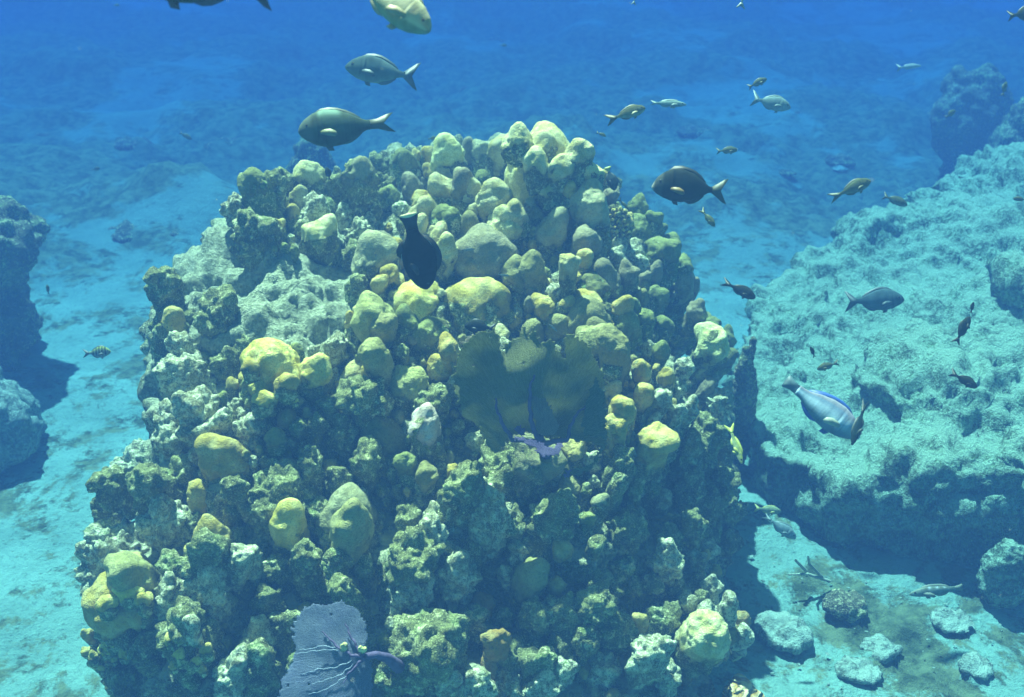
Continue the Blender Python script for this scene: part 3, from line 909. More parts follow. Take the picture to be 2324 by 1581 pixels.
boulder(2215, 165, 430, 190, 11.5, 'tall blue-shaded boulder with a pale top, standing behind the ridge at upper right', 401)
boulder(2330, 225, 420, 150, 10.0, 'boulder cut off by the right edge, beside the tall one behind the ridge', 402)
boulder(700, 322, 392, 130, 9.3, 'dark oval coral mound on the far seabed, behind the upper left of the coral head', 403, name='far_mound')
boulder(1790, 1405, 1490, 190, None, 'flat dark-sided rock on the white sand at the lower right', 404, mat='rubble')
boulder(1925, 1365, 1415, 110, None, 'dark hollow rock on the sand under the big overhang', 405)
boulder(2010, 1440, 1500, 130, None, 'flat pale rubble slab right of the dark-sided rock', 406, mat='rubble')
boulder(2180, 1395, 1450, 150, None, 'wide mottled rubble lump on the sand below the overhang', 407, mat='rubble')
boulder(2230, 1500, 1545, 120, None, 'low rubble lump near the lower right corner', 408, mat='rubble')
boulder(1960, 1500, 1560, 150, None, 'rubble lump close to the bottom edge, in the right-hand sand', 409, mat='rubble')
boulder(1700, 790, 850, 70, 5.3, 'small dark-sided rock between the coral head and the ridge', 410)
boulder(2300, 1255, 1340, 120, 4.0, 'speckled rock jutting out under the overhang at the right edge', 411, mat='ridge')
_q = random.Random(77)
for i in range(80):
    yy = _q.uniform(60, 560)
    if 560 < (xx := _q.uniform(0, 2324)) < 1500 and yy > 280: continue
    if xx > 1650 and yy > 420: continue
    wq = _q.uniform(30, 90) * (0.6 + yy / 700)
    boulder(xx, yy - wq * 0.35, yy, wq, None, 'low coral mound on the far seabed, fading into the blue water', 500 + i, group='coral mounds on the far seabed', name='far_mound', mat='far' if i % 3 else 'rubble')
for i in range(84):
    xx, yy = (_q.uniform(1720, 2300), _q.uniform(1320, 1575)) if i % 2 else (_q.uniform(1620, 1900), _q.uniform(1180, 1570))
    wq = _q.uniform(8, 26)
    boulder(xx, yy - wq * 0.35, yy, wq, None, 'loose rubble stone lying on the white sand at lower right', 600 + i, group='rubble stones on the right-hand sand', name='rubble_stone', mat='rubble')

# ------------------------------------------------------------------ sea fans
def fan_mat(name, c1, c2, vein):
    b = NB(name)
    tc = b.n('ShaderNodeTexCoord')
    P = tc.outputs['Object']
    cb = b.n('ShaderNodeCombineXYZ')
    b.l(b.math('MULTIPLY', b.attr('ang').outputs['Fac'], 58.0), cb.inputs[0])
    b.l(b.math('MULTIPLY', b.attr('rad').outputs['Fac'], 5.0), cb.inputs[1])
    st = b.noise(cb.outputs[0], 1.0, 6, 0.75, 0.6)
    net = b.vor(P, 300)
    c = b.mix(b.ramp(b.noise(P, 7, 4, 0.6), [(0.38, 0.0), (0.62, 1.0)]), c1, c2)
    c = b.mix(b.ramp(st, [(0.34, 0.5), (0.48, 0.0)]), c, tuple(0.5 * q for q in c1))
    c = b.mix(b.ramp(st, [(0.50, 0.0), (0.62, 0.7)]), c, vein)
    c = b.mix(b.math('MULTIPLY', b.ramp(net, [(0.25, 0.0), (0.6, 1.0)]), 0.35), c, (0.03, 0.04, 0.03))
    b.l(c, b.bsdf.inputs['Base Color'])
    b.bsdf.inputs['Roughness'].default_value = 0.9
    b.bsdf.inputs['Specular IOR Level'].default_value = 0.1
    b.l(b.bump(b.math('SUBTRACT', st, b.math('MULTIPLY', net, 0.6)), 0.012, 1.0), b.bsdf.inputs['Normal'])
    tr = b.n('ShaderNodeBsdfTranslucent')
    b.l(c, tr.inputs['Color'])
    ms = b.n('ShaderNodeMixShader')
    ms.inputs[0].default_value = 0.42
    b.l(b.bsdf.outputs[0], ms.inputs[1])
    b.l(tr.outputs[0], ms.inputs[2])
    b.l(ms.outputs[0], b.out.inputs['Surface'])
    return b.m

def inpoly(x, y, poly):
    c = False
    j = len(poly) - 1
    for i in range(len(poly)):
        xi, yi = poly[i]
        xj, yj = poly[j]
        if (yi > y) != (yj > y) and x < (xj - xi) * (y - yi) / (yj - yi) + xi:
            c = not c
        j = i
    return c

def sheet(name, cr, poly, foot, mat, dist, tilt, bow, seed, parent, step=2.6, ragged=5.0, porous=0.02, wave=0.05):
    """a thin stiff net of coral inside an outline, standing on its own sloping plane, with real thickness"""
    pts = [cpx(cr, x, y)[:2] for x, y in poly]
    fx, fy_, _ = cpx(cr, *foot)
    fp = CAMP + ray(fx, fy_) * dist
    nrm = Vector((tilt[0], -1, tilt[1])).normalized()
    xs_ = np.arange(min(p[0] for p in pts) - 8, max(p[0] for p in pts) + 8, step)
    ys_ = np.arange(min(p[1] for p in pts) - 8, max(p[1] for p in pts) + 8, step)
    gx, gy = np.meshgrid(xs_, ys_)
    P3 = np.stack([gx.ravel() / 9.0, gy.ravel() / 9.0, np.full(gx.size, seed * 1.7)], 1)
    jx, jy = vn(P3, seed) * ragged, vn(P3 * 1.0 + 30, seed + 1) * ragged
    ang = np.arctan2(gx.ravel() - fx, fy_ - gy.ravel() + 20)
    rad = np.hypot(gx.ravel() - fx, gy.ravel() - fy_)
    teeth = vn(np.stack([ang * 90, rad / 40, np.zeros_like(ang)], 1), seed + 4) * ragged * 0.9
    ex, ey = np.sin(ang) * teeth, -np.cos(ang) * teeth
    ins = [inpoly(x + a + e, y + b2 + f, pts) for x, y, a, b2, e, f in zip(gx.ravel(), gy.ravel(), jx, jy, ex, ey)]
    hole = vn(np.stack([ang * 70, rad / 11, np.full(len(ang), 3.3)], 1), seed + 6) > (1 - porous * 4)
    ins = (np.array(ins) & ~hole).reshape(gx.shape)
    idx = -np.ones(gx.shape, int)
    V, A, Rr, F = [], [], [], []
    wav = fbm(np.stack([gx.ravel() / 90, gy.ravel() / 90, np.full(gx.size, seed * 3.1)], 1), 2, seed).reshape(gx.shape)
    cx_ = 0.5 * (min(p[0] for p in pts) + max(p[0] for p in pts))
    hw = 0.5 * (max(p[0] for p in pts) - min(p[0] for p in pts))
    def vid(i, j):
        if idx[i, j] < 0:
            r = ray(gx[i, j], gy[i, j])
            t = (fp - CAMP).dot(nrm) / r.dot(nrm)
            p = CAMP + r * t
            u = (gx[i, j] - cx_) / hw
            p = p - nrm * (bow * u * u) + nrm * (wave * wav[i, j])
            idx[i, j] = len(V)
            V.append(p)
            A.append(math.atan2(gx[i, j] - fx, fy_ - gy[i, j] + 20))
            Rr.append(math.hypot(gx[i, j] - fx, gy[i, j] - fy_) / 100)
        return idx[i, j]
    for i in range(gx.shape[0] - 1):
        for j in range(gx.shape[1] - 1):
            if ins[i, j] and ins[i + 1, j] and ins[i, j + 1] and ins[i + 1, j + 1]:
                F.append((vid(i, j), vid(i + 1, j), vid(i + 1, j + 1), vid(i, j + 1)))
    loc0 = parent.location
    V = np.array([(v - loc0)[:] for v in V])
    me = mk_mesh(name, V, np.array(F))
    fattr(me, 'ang', A)
    fattr(me, 'rad', Rr)
    o = link(name, me, mat, parent)
    so = o.modifiers.new('thick', 'SOLIDIFY')
    so.thickness = 0.003
    so.offset = 0
    return o, fp, nrm

def vein(parent, cr, pts, fp, nrm, r0, r1, mat, lift=0.012, name='vein'):
    P = []
    for x, y in pts:
        px, py, _ = cpx(cr, x, y)
        r = ray(px, py)
        t = (fp - CAMP).dot(nrm) / r.dot(nrm)
        P.append(CAMP + r * t + nrm * lift - parent.location)
    Q = []
    for i in range(len(P) - 1):
        for k in range(6):
            u = k / 6
            Q.append(P[i].lerp(P[i + 1], u) + Vector((math.sin(i * 5 + k * 1.3), 0, math.cos(i * 3 + k * 1.7))) * 0.0025)
    Q.append(P[-1])
    rr = [r0 + (r1 - r0) * i / (len(Q) - 1) for i in range(len(Q))]
    V, F = tube(Q, rr, 6)
    return link(name, mk_mesh(name, V, F), mat, parent)

def plain(name, c, rough=0.8, spec=0.2, bmp=None):
    b = NB(name)
    P = b.n('ShaderNodeTexCoord').outputs['Object']
    k = b.mix(b.ramp(b.noise(P, 30, 4, 0.6), [(0.35, 0.0), (0.65, 1.0)]), tuple(x * 0.8 for x in c), tuple(min(1, x * 1.2) for x in c))
    b.l(k, b.bsdf.inputs['Base Color'])
    b.bsdf.inputs['Roughness'].default_value = rough
    b.bsdf.inputs['Specular IOR Level'].default_value = spec
    b.l(b.bump(b.noise(P, bmp or 60, 3, 0.6), 0.004, 1.0), b.bsdf.inputs['Normal'])
    return b.m

MF_B = fan_mat('purple_fan_net', (0.40, 0.44, 0.66), (0.56, 0.60, 0.76), (0.76, 0.78, 0.92))
MF_G = fan_mat('brown_fan_net', (0.42, 0.44, 0.15), (0.52, 0.52, 0.20), (0.66, 0.64, 0.34))
MF_L = fan_mat('pale_lit_fan_net', (0.52, 0.44, 0.30), (0.66, 0.56, 0.40), (0.8, 0.7, 0.55))  # paler net; carries the painted light of the centre wedge
MF_T = fan_mat('teal_fan_net', (0.26, 0.36, 0.16), (0.34, 0.42, 0.2), (0.45, 0.52, 0.3))
MF_P = fan_mat('violet_fan_net', (0.40, 0.27, 0.62), (0.50, 0.38, 0.70), (0.65, 0.55, 0.85))
MV_D = plain('dark_purple_vein', (0.13, 0.09, 0.17))
MV_P = plain('pale_purple_vein', (0.42, 0.44, 0.52))

# lower-left purple fan
f1p = cpx('E', 1815, 1335)
d1 = proj(hit(f1p[0], f1p[1])[0])[2] - 0.02
d1 = min(d1, proj(hit(*cpx('E', 1500, 1250)[:2])[0])[2]) - 0.42
fan1 = empty('sea_fan', CAMP + ray(*f1p[:2]) * d1, 'purple-blue sea fan with pale veins at the bottom edge of the outcrop', 'sea fan', 'sea fans on the coral outcrop')
poly1 = [(1372, 1128), (1395, 1082), (1440, 1040), (1510, 1014), (1600, 1004), (1680, 990), (1735, 1022), (1788, 1085), (1815, 1150), (1820, 1210), (1812, 1290), (1835, 1335), (1850, 1400), (1846, 1500), (1850, 1660), (1262, 1660), (1282, 1570), (1300, 1480), (1345, 1400), (1375, 1300), (1360, 1230), (1368, 1130)]
o1, fp1, n1 = sheet('fan_blade', 'E', poly1, (1815, 1335), MF_B, d1, (-0.25, 0.75), 0.02, 3, fan1, wave=0.012)
for ps in ([(1815, 1335), (1740, 1325), (1660, 1280), (1600, 1220), (1560, 1180)], [(1815, 1335), (1770, 1270), (1730, 1200), (1700, 1130)], [(1815, 1340), (1770, 1390), (1720, 1440), (1690, 1500)]):
    vein(fan1, 'E', ps, fp1, n1, 0.007, 0.002, MV_D)
for ps in ([(1700, 1300), (1600, 1290), (1500, 1300), (1400, 1318)], [(1640, 1280), (1560, 1265), (1480, 1290), (1420, 1290)], [(1720, 1440), (1640, 1500), (1560, 1545), (1480, 1560)], [(1740, 1360), (1640, 1400), (1540, 1410), (1440, 1440)], [(1750, 1380), (1680, 1440), (1600, 1470), (1500, 1500)]):
    vein(fan1, 'E', ps, fp1, n1, 0.0015, 0.0008, MV_P, lift=0.014)
# holdfast running right into the rock
hp_ = [CAMP + ray(*cpx('E', x, y)[:2]) * (d1 + k) - fan1.location for x, y, k in ((1812, 1335, 0.0), (1880, 1325, 0.03), (1950, 1345, 0.08), (2020, 1400, 0.2))]
V, F = tube(hp_, [0.011, 0.014, 0.019, 0.026], 9)
link('holdfast', mk_mesh('holdfast', V, F), MV_D, fan1)
for (x, y) in ((1695, 1282), (1802, 1297)):
    me = knob_mesh('shell', 0.03, 0.018, 'w', x, sub=3, live=1.0)
    px, py, _ = cpx('E', x, y)
    r = ray(px, py)
    t = (fp1 - CAMP).dot(n1) / r.dot(n1)
    o = link('attached_shell', me, M['p'])
    o.location = CAMP + r * t + n1 * 0.01
    tag(o, 'small pale shell on the purple sea fan, %s' % ('left of the stem joint' if x == 1695 else 'right on its stem joint'), 'shell', 'pale shells on the purple sea fan')

# central brown fan of several lobes
f2p = cpx('H', 860, 1170)
d2 = -0.06 + min(proj(hit(*cpx('H', x, y)[:2])[0])[2] for x, y in ((860, 1170), (500, 900), (1200, 900), (900, 700), (700, 500), (1100, 500), (700, 400), (1000, 600))) - 0.33
fan2 = empty('sea_fan', CAMP + ray(*f2p[:2]) * d2, 'large dark brown-green sea fan with torn lobes and violet base, centre of the outcrop', 'sea fan', 'sea fans on the coral outcrop')
poly2 = [(490, 1300), (430, 1250), (350, 1080), (200, 960), (175, 850), (150, 740), (135, 620), (150, 500), (170, 430), (230, 330), (300, 280), (350, 235), (400, 235), (440, 250), (490, 212), (530, 290), (556, 370), (550, 430), (600, 362), (640, 330), (700, 290), (738, 250), (765, 170), (792, 310), (822, 200), (852, 290), (900, 330), (960, 300), (1000, 330), (1050, 420), (1085, 478), (1110, 480), (1090, 400), (1072, 330), (1090, 262), (1160, 238), (1230, 285), (1270, 315), (1330, 430), (1380, 530), (1435, 620), (1445, 760), (1442, 1240), (1380, 1200), (1250, 1190), (1100, 1180), (1000, 1170), (900, 1160), (760, 1130), (700, 1160), (640, 1150), (600, 1200), (560, 1270)]
o2, fp2, n2_ = sheet('fan_blade', 'H', poly2, (860, 1170), MF_G, d2, (0.05, 0.25), -0.02, 11, fan2, porous=0.02)
def lobe(poly, mat, dd, seed, tilt=(0.05, 0.42), bow=0.0):
    return sheet('fan_lobe', 'H', poly, (860, 1170), mat, d2 + dd, tilt, bow, seed, fan2, step=2.4, wave=0.02)
lobe([(800, 610), (850, 640), (900, 740), (950, 850), (1000, 950), (1060, 1060), (1000, 1130), (900, 1150), (860, 1100), (810, 980), (790, 800)], MF_L, -0.05, 21, (0.0, 0.5), -0.01)  # lit wedge of the fan, its sunlight painted as a paler lobe
lobe([(1350, 650), (1385, 655), (1410, 690), (1442, 730), (1442, 1150), (1350, 1150), (1258, 1150), (1232, 1050), (1228, 950), (1280, 850), (1290, 760), (1320, 710)], MF_T, -0.07, 23, (0.0, 0.42), -0.01)
lobe([(215, 340), (300, 260), (380, 235), (440, 400), (400, 600), (300, 560), (230, 480)], MF_L, -0.05, 25, (-0.1, 0.5), 0.02)
lobe([(630, 1148), (760, 1160), (900, 1196), (980, 1240), (1050, 1188), (1078, 1240), (1050, 1290), (920, 1338), (870, 1290), (820, 1240), (740, 1205)], MF_P, -0.12, 27, (0.0, 0.9))
lobe([(640, 1060), (700, 1040), (770, 1080), (770, 1150), (700, 1140)], MF_P, -0.04, 31, (0.0, 0.5))
lobe([(1066, 1500), (1090, 1412), (1185, 1428), (1300, 1370), (1370, 1290), (1420, 1180), (1436, 1200), (1410, 1320), (1330, 1420), (1200, 1485)], MF_T, -0.05, 29, (0.1, 0.6))
lobe([(1066, 1500), (1090, 1412), (1185, 1428), (1170, 1470), (1100, 1505)], MF_P, -0.06, 33, (0.1, 0.6))
for ps in ([(860, 1170), (800, 980), (790, 850), (790, 700), (830, 600)], [(860, 1170), (640, 1150), (560, 1020), (510, 900), (500, 800)], [(860, 1190), (1110, 1150), (1130, 1050), (1180, 940), (1280, 850)]):
    vein(fan2, 'H', ps, fp2, n2_, 0.012, 0.004, MV_D, lift=0.03)
V, F = tube([CAMP + ray(*cpx('H', x, y)[:2]) * (d2 + k) - fan2.location for x, y, k in ((870, 1130, -0.03), (900, 1220, 0.0), (930, 1300, 0.12), (960, 1380, 0.3))], [0.016, 0.022, 0.028, 0.034], 9)
link('holdfast', mk_mesh('holdfast', V, F), MV_D, fan2)

# ribbed orange plate at the bottom edge and small blade alga
bo = hit(*cpx('G', 1650, 1500)[:2])[0]
dd = proj(bo)[2] - 0.1
bb = NB('ribbed_orange_coral')
Pp = bb.n('ShaderNodeTexCoord').outputs['Object']
wv = bb.n('ShaderNodeTexWave', wave_type='RINGS')
wv.inputs['Scale'].default_value = 16
wv.inputs['Distortion'].default_value = 5
wv.inputs['Detail'].default_value = 3
bb.l(Pp, wv.inputs['Vector'])
bb.l(bb.mix(wv.outputs['Fac'], (0.50, 0.26, 0.05), (0.82, 0.60, 0.28)), bb.bsdf.inputs['Base Color'])
bb.bsdf.inputs['Roughness'].default_value = 0.8
bb.l(bb.bump(wv.outputs['Fac'], 0.02, 1.0), bb.bsdf.inputs['Normal'])
W = 300 / 2.352 * SRC * K * dd
me = knob_mesh('ribbed_coral', W, W * 0.55, 'o', 51, sub=5, lobes=3)
o = link('ribbed_coral', me, bb.m)
o.location = CAMP + ray(*cpx('G', 1650, 1640)[:2]) * dd
tag(o, 'orange ribbed coral cut off by the bottom edge, below the mustard coral dome', 'coral')

def blade(cr, pts, wd, label, mat):
    ps = [CAMP + ray(*cpx(cr, x, y)[:2]) * (proj(hit(*cpx(cr, pts[-1][0], pts[-1][1])[:2])[0])[2] - 0.04) for x, y in pts]
    V, F = [], []
    for i, p in enumerate(ps):
        w2 = wd * math.sin(math.pi * (0.15 + 0.7 * i / (len(ps) - 1)))
        V += [p + Vector((-w2, 0.01, 0)), p + Vector((0, -0.012, 0)), p + Vector((w2, 0.01, 0)), p + Vector((0, 0.014, 0))]
        if i:
            a = 4 * (i - 1)
            F += [(a + k, a + (k + 1) % 4, a + 4 + (k + 1) % 4, a + 4 + k) for k in range(4)]
    c = ps[-1]
    o = link('blade_alga', mk_mesh('blade_alga', np.array([(v - c)[:] for v in V]), np.array(F)), mat, loc=c)
    tag(o, label, 'seaweed')
blade('F', [(1895, 985), (1905, 1020), (1890, 1060), (1880, 1100), (1885, 1130)], 0.02, 'small curled brown seaweed blade in the dark hollow of the lower outcrop', plain('brown_blade', (0.42, 0.36, 0.2)))

# thin branched gorgonian on the sand, lower right
gp = ground_at(1880, 1335)
twig = []
for ps in ([(0, 0), (-60, -25), (-110, -30)], [(-60, -25), (-95, -60)], [(-20, -10), (-60, -50), (-70, -75)]):
    P3 = [gp + Vector((x * K * 5.0, -0.02 * i, 0.05 + -y * K * 5.0 * 1.2)) for i, (x, y) in enumerate(ps)]
    twig.append(tube([p - gp for p in P3], [0.010, 0.008, 0.005][:len(P3)], 6))
V, F = join(twig)
o = link('branching_gorgonian', mk_mesh('branching_gorgonian', V, F), plain('gorgonian_skin', (0.34, 0.38, 0.26)), loc=gp)
tag(o, 'thin dark forked gorgonian twig lying on the white sand, lower right', 'soft coral')

# ------------------------------------------------------------------ fish
b = NB('fish_skin')
vc = b.attr('Col')
P = b.n('ShaderNodeTexCoord').outputs['Object']
b.l(vc.outputs['Color'], b.bsdf.inputs['Base Color'])
b.bsdf.inputs['Roughness'].default_value = 0.75
b.bsdf.inputs['Specular IOR Level'].default_value = 0.08
sc_ = b.n('ShaderNodeMapping')
sc_.inputs['Scale'].default_value = (1, 1, 1)
b.l(P, sc_.inputs[0])
b.l(b.bump(b.vor(sc_.outputs[0], 170), 0.0006, 0.5), b.bsdf.inputs['Normal'])
FISH = b.m
b = NB('fish_fin')
vc = b.attr('Col')
b.l(vc.outputs['Color'], b.bsdf.inputs['Base Color'])
b.bsdf.inputs['Roughness'].default_value = 0.55
FIN = b.m
EYE = plain('fish_eye', (0.02, 0.02, 0.02), 0.1, 0.8)

# outlines: (x from snout 0 to tail root 1, upper edge, lower edge), share of body length
PROF = {
    'parrot': [(0, .02, -.02), (.03, .07, -.06), (.10, .13, -.11), (.22, .19, -.17), (.38, .225, -.21), (.55, .21, -.20), (.72, .155, -.15), (.86, .09, -.09), (.95, .07, -.07), (1, .072, -.072)],
    'chub': [(0, .01, -.02), (.03, .06, -.06), (.10, .13, -.11), (.22, .20, -.17), (.40, .24, -.21), (.58, .215, -.20), (.75, .14, -.14), (.88, .07, -.07), (.95, .05, -.05), (1, .05, -.05)],
    'surgeon': [(0, -.04, -.08), (.02, .01, -.10), (.08, .12, -.15), (.18, .21, -.20), (.32, .28, -.245), (.5, .29, -.255), (.68, .235, -.215), (.84, .13, -.125), (.94, .055, -.055), (1, .045, -.045)],
    'chromis': [(0, .01, -.02), (.04, .07, -.07), (.12, .13, -.12), (.26, .185, -.165), (.42, .20, -.18), (.6, .17, -.16), (.78, .10, -.10), (.90, .055, -.055), (1, .045, -.045)],
    'slim': [(0, .01, -.01), (.05, .045, -.04), (.15, .08, -.07), (.3, .105, -.09), (.5, .11, -.095), (.7, .085, -.075), (.88, .05, -.045), (1, .04, -.04)],
    'trigger': [(0, .02, -.03), (.04, .08, -.09), (.12, .16, -.16), (.28, .235, -.235), (.45, .27, -.27), (.62, .265, -.26), (.76, .21, -.21), (.87, .135, -.135), (.95, .095, -.095), (1, .10, -.10)],
    'deep': [(0, .0, -.02), (.04, .08, -.08), (.12, .17, -.14), (.26, .25, -.21), (.42, .28, -.25), (.6, .25, -.235), (.76, .16, -.16), (.9, .07, -.07), (1, .055, -.055)]}

def interp(tab, x, k):
    return np.interp(x, [t[0] for t in tab], [t[k] for t in tab])

def ss(a, b2, x):
    return sstep(a, b2, np.asarray(x, float))

def plate(outline, th, colf, root_idx=None):
    """thin fin from a closed outline (x, z), thick at the root and fine at the edge; returns V, F, C"""
    n = len(outline)
    cx = sum(p[0] for p in outline) / n
    cz = sum(p[1] for p in outline) / n
    V = [(p[0], th * 0.25, p[1]) for p in outline] + [(p[0], -th * 0.25, p[1]) for p in outline] + [(cx, th, cz), (cx, -th, cz)]
    F = []
    for i in range(n):
        j = (i + 1) % n
        F += [(i, j, 2 * n), (n + j, n + i, 2 * n + 1), (i, n + i, n + j), (i, n + j, j)]
    V = np.array(V)
    return V, np.array(F), colf(V)

def fish(name, label, cat, sx, sy, Lpx, head_deg, shape, cols, dist=4.0, yaw=0.0, roll=0.0, tail='fork', tail_len=0.24, tail_h=0.2, dorsal=0.05, anal=0.05,
         group=None, pattern=None, fin=None, tailc=None, pec=True, pelvic=True, thick=0.42, detail=True, bend=0.0, finedge=None, deep=1.0):
    """sx, sy: middle of the fish in photograph pixels; Lpx whole length there; head_deg: heading in the picture, 0 right, 90 up; yaw swings the head towards the camera"""
    px, py = sx * SRC, sy * SRC
    a = R(head_deg)
    f2 = RIGHT * math.cos(a) + UPV * math.sin(a)
    upd = UPV * math.cos(a) - RIGHT * math.sin(a)
    flip = math.cos(a) < -0.02
    if flip: upd = -upd
    view = -ray(px, py).normalized()
    f = (f2 * math.cos(R(yaw)) + view * math.sin(R(yaw))).normalized()
    side = f.cross(upd).normalized()
    upd = side.cross(f).normalized()
    rm = Matrix.Rotation(R(roll), 3, f)
    side, upd = rm @ side, rm @ upd
    Lw = Lpx * SRC * K * dist / max(math.cos(R(yaw)), 0.25)
    Lb = Lw / (1 + tail_len * 0.85)          # snout to tail root
    centre = CAMP + ray(px, py) * dist
    org = centre - f * (0.5 * Lw - 0.0) + f * (Lw - Lb)      # tail root... origin of the body axis
    mw = Matrix.Identity(4)
    for i, v in enumerate((f, -side if False else side, upd)):
        mw[0][i], mw[1][i], mw[2][i] = v
    # right-handed: x forward, y sideways, z back-up
    y_ = Vector((mw[0][2], mw[1][2], mw[2][2])).cross(Vector((mw[0][0], mw[1][0], mw[2][0])))
    for i in range(3): mw[i][1] = y_[i]
    mw.translation = centre
    root = bpy.data.objects.new(name, None)
    root.empty_display_size = 0.03
    COL.objects.link(root)
    root.matrix_world = mw
    tag(root, label, cat, group)
    x_s = 0.5 * Lw
    tab = [(q[0], q[1] * (deep if 0.02 < q[0] < 0.93 else 1), q[2] * (deep if 0.02 < q[0] < 0.93 else 1)) for q in PROF[shape]]
    back, sidec, belly = [np.array(c) for c in cols]
    finc = np.array(fin if fin is not None else back * 0.8)
    tc_ = np.array(tailc if tailc is not None else finc)
    nx_, nr = (64, 32) if Lpx > 90 else (26, 16)
    xs_ = 1 - np.cos(np.linspace(0, math.pi / 2, nx_) ** 1.0)
    xs_ = np.linspace(0, 1, nx_) ** 1.35
    V, T, Z = [], [], []
    def sway(x):                       # x: share of body length from the snout
        return bend * Lb * (x ** 2)
    for x in xs_:
        up, lo = interp(tab, x, 1) * Lb, interp(tab, x, 2) * Lb
        h, c = (up - lo) / 2, (up + lo) / 2
        w2 = h * thick * (1.0 - 0.35 * ss(0.6, 1.0, x)) * (1.15 if x < 0.35 else 1.0)
        for k in range(nr):
            an = 2 * math.pi * k / nr
            ca, sa = math.cos(an), math.sin(an)
            V.append((x_s - x * Lb, w2 * math.copysign(abs(ca) ** 0.9, ca) + sway(x), c + h * sa))
            T.append(x)
            Z.append(sa)
    V.append((x_s + 0.002 * Lb, 0, float(interp(tab, 0, 1) + interp(tab, 0, 2)) / 2 * Lb)); T.append(0); Z.append(0)
    V.append((x_s - Lb, sway(1.0), 0)); T.append(1); Z.append(0)
    F = []
    for i in range(nx_ - 1):
        for k in range(nr):
            k2 = (k + 1) % nr
            F.append((i * nr + k, i * nr + k2, (i + 1) * nr + k2, (i + 1) * nr + k))
    m = len(V) - 2
    for k in range(nr):
        F.append((m, (k + 1) % nr, k))
        F.append((m + 1, (nx_ - 1) * nr + k, (nx_ - 1) * nr + (k + 1) % nr))
    T, Z, V = np.array(T), np.array(Z), np.array(V)
    C_ = sidec[None] + (back - sidec)[None] * ss(0.05, 0.75, Z)[:, None] + (belly - sidec)[None] * ss(0.05, 0.8, -Z)[:, None]
    mott = fbm(V / (Lb * 0.09) + 7.7, 2, len(label))
    lat = np.sin(T * 95 + np.arcsin(np.clip(Z, -1, 1)) * 14) * np.sin(T * 95 - np.arcsin(np.clip(Z, -1, 1)) * 14)
    C_ = C_ * (1 + 0.24 * mott + (0.16 * lat * ss(.22, .3, T) if Lpx > 150 else 0))[:, None]
    gill = np.exp(-((T - 0.235 - 0.045 * (1 - Z * Z)) / 0.010) ** 2) * ss(0.8, 0.5, np.abs(Z))
    C_ = C_ * (1 - 0.45 * gill)[:, None]
    mouth = np.exp(-((Z + 0.25) / 0.16) ** 2) * ss(0.075, 0.05, T)
    C_ = C_ * (1 - 0.5 * mouth)[:, None]
    if pattern is not None: C_ = pattern(T, Z, C_)
    C_ = np.clip(C_ * np.array([0.56, 0.68, 0.76]), 0, 1)
    me = mk_mesh('body', V, F)
    cattr(me, 'Col', C_)
    link('body', me, FISH, root)
    finc, tc_ = finc * np.array([0.7, 0.8, 0.85]), tc_ * np.array([0.7, 0.8, 0.85])
    def fcol(base, edge=None, ref=None):
        def g(V_):
            c = np.tile(base, (len(V_), 1))
            return np.clip(c * (1 + 0.25 * fbm(V_ / (Lb * 0.05) + 3, 2, 5))[:, None], 0, 1)
        return g
    th = 0.012 * Lb
    def addfin(nm, outline, colr, xf=None):
        V_, F_, c = plate(outline, th, fcol(np.array(colr)))
        if xf is not None: V_ = xf(V_)
        else:
            V_[:, 1] += np.array([sway(min(max((x_s - q) / Lb, 0), 1.35)) for q in V_[:, 0]])
        me = mk_mesh(nm, V_, F_, smooth=False)
        cattr(me, 'Col', c)
        return link(nm, me, FIN, root)
    def X(x): return x_s - x * Lb
    def U(x): return float(interp(tab, x, 1)) * Lb
    def D(x): return float(interp(tab, x, 2)) * Lb
    # tail
    tl, thh = tail_len * Lb, tail_h * Lb
    r = U(1.0) * 0.9
    if tail == 'fork':
        out = [(X(.97), r), (X(1) - tl * .3, thh * .5), (X(1) - tl * .75, thh * .85), (X(1) - tl * 1.1, thh * 1.0), (X(1) - tl * .85, thh * .68), (X(1) - tl * .55, thh * .28), (X(1) - tl * .45, 0),
               (X(1) - tl * .55, -thh * .28), (X(1) - tl * .85, -thh * .68), (X(1) - tl * 1.1, -thh * 1.0), (X(1) - tl * .75, -thh * .85), (X(1) - tl * .3, -thh * .5), (X(.97), -r)]
    elif tail == 'lunate':
        out = [(X(.97), r), (X(1) - tl * .35, thh * .55), (X(1) - tl * .8, thh * .92), (X(1) - tl * 1.15, thh * 1.08), (X(1) - tl * .9, thh * .8), (X(1) - tl * .72, thh * .4), (X(1) - tl * .66, 0),
               (X(1) - tl * .72, -thh * .4), (X(1) - tl * .9, -thh * .8), (X(1) - tl * 1.15, -thh * 1.08), (X(1) - tl * .8, -thh * .92), (X(1) - tl * .35, -thh * .55), (X(.97), -r)]
    else:
        out = [(X(.97), r), (X(1) - tl * .4, thh * .62), (X(1) - tl * .95, thh * .95), (X(1) - tl, thh * .5), (X(1) - tl, 0), (X(1) - tl, -thh * .5), (X(1) - tl * .95, -thh * .95), (X(1) - tl * .4, -thh * .62), (X(.97), -r)]
    addfin('tail_fin', out, tc_)
    if dorsal:
        q = [.24, .34, .46, .58, .70, .80, .88]
        hgt = [0, .75, 1, 1, 1.05, .95, .35]
        out = [(X(x), U(x) + dorsal * Lb * h_) for x, h_ in zip(q, hgt)] + [(X(x), U(x) - 0.02 * Lb) for x in reversed(q)]
        addfin('dorsal_fin', out, finc)
    if anal:
        q = [.56, .64, .72, .80, .87]
        hgt = [0, .9, 1.1, .95, .3]
        out = [(X(x), D(x) - anal * Lb * h_) for x, h_ in zip(q, hgt)] + [(X(x), D(x) + 0.02 * Lb) for x in reversed(q)]
        addfin('anal_fin', out, finc)
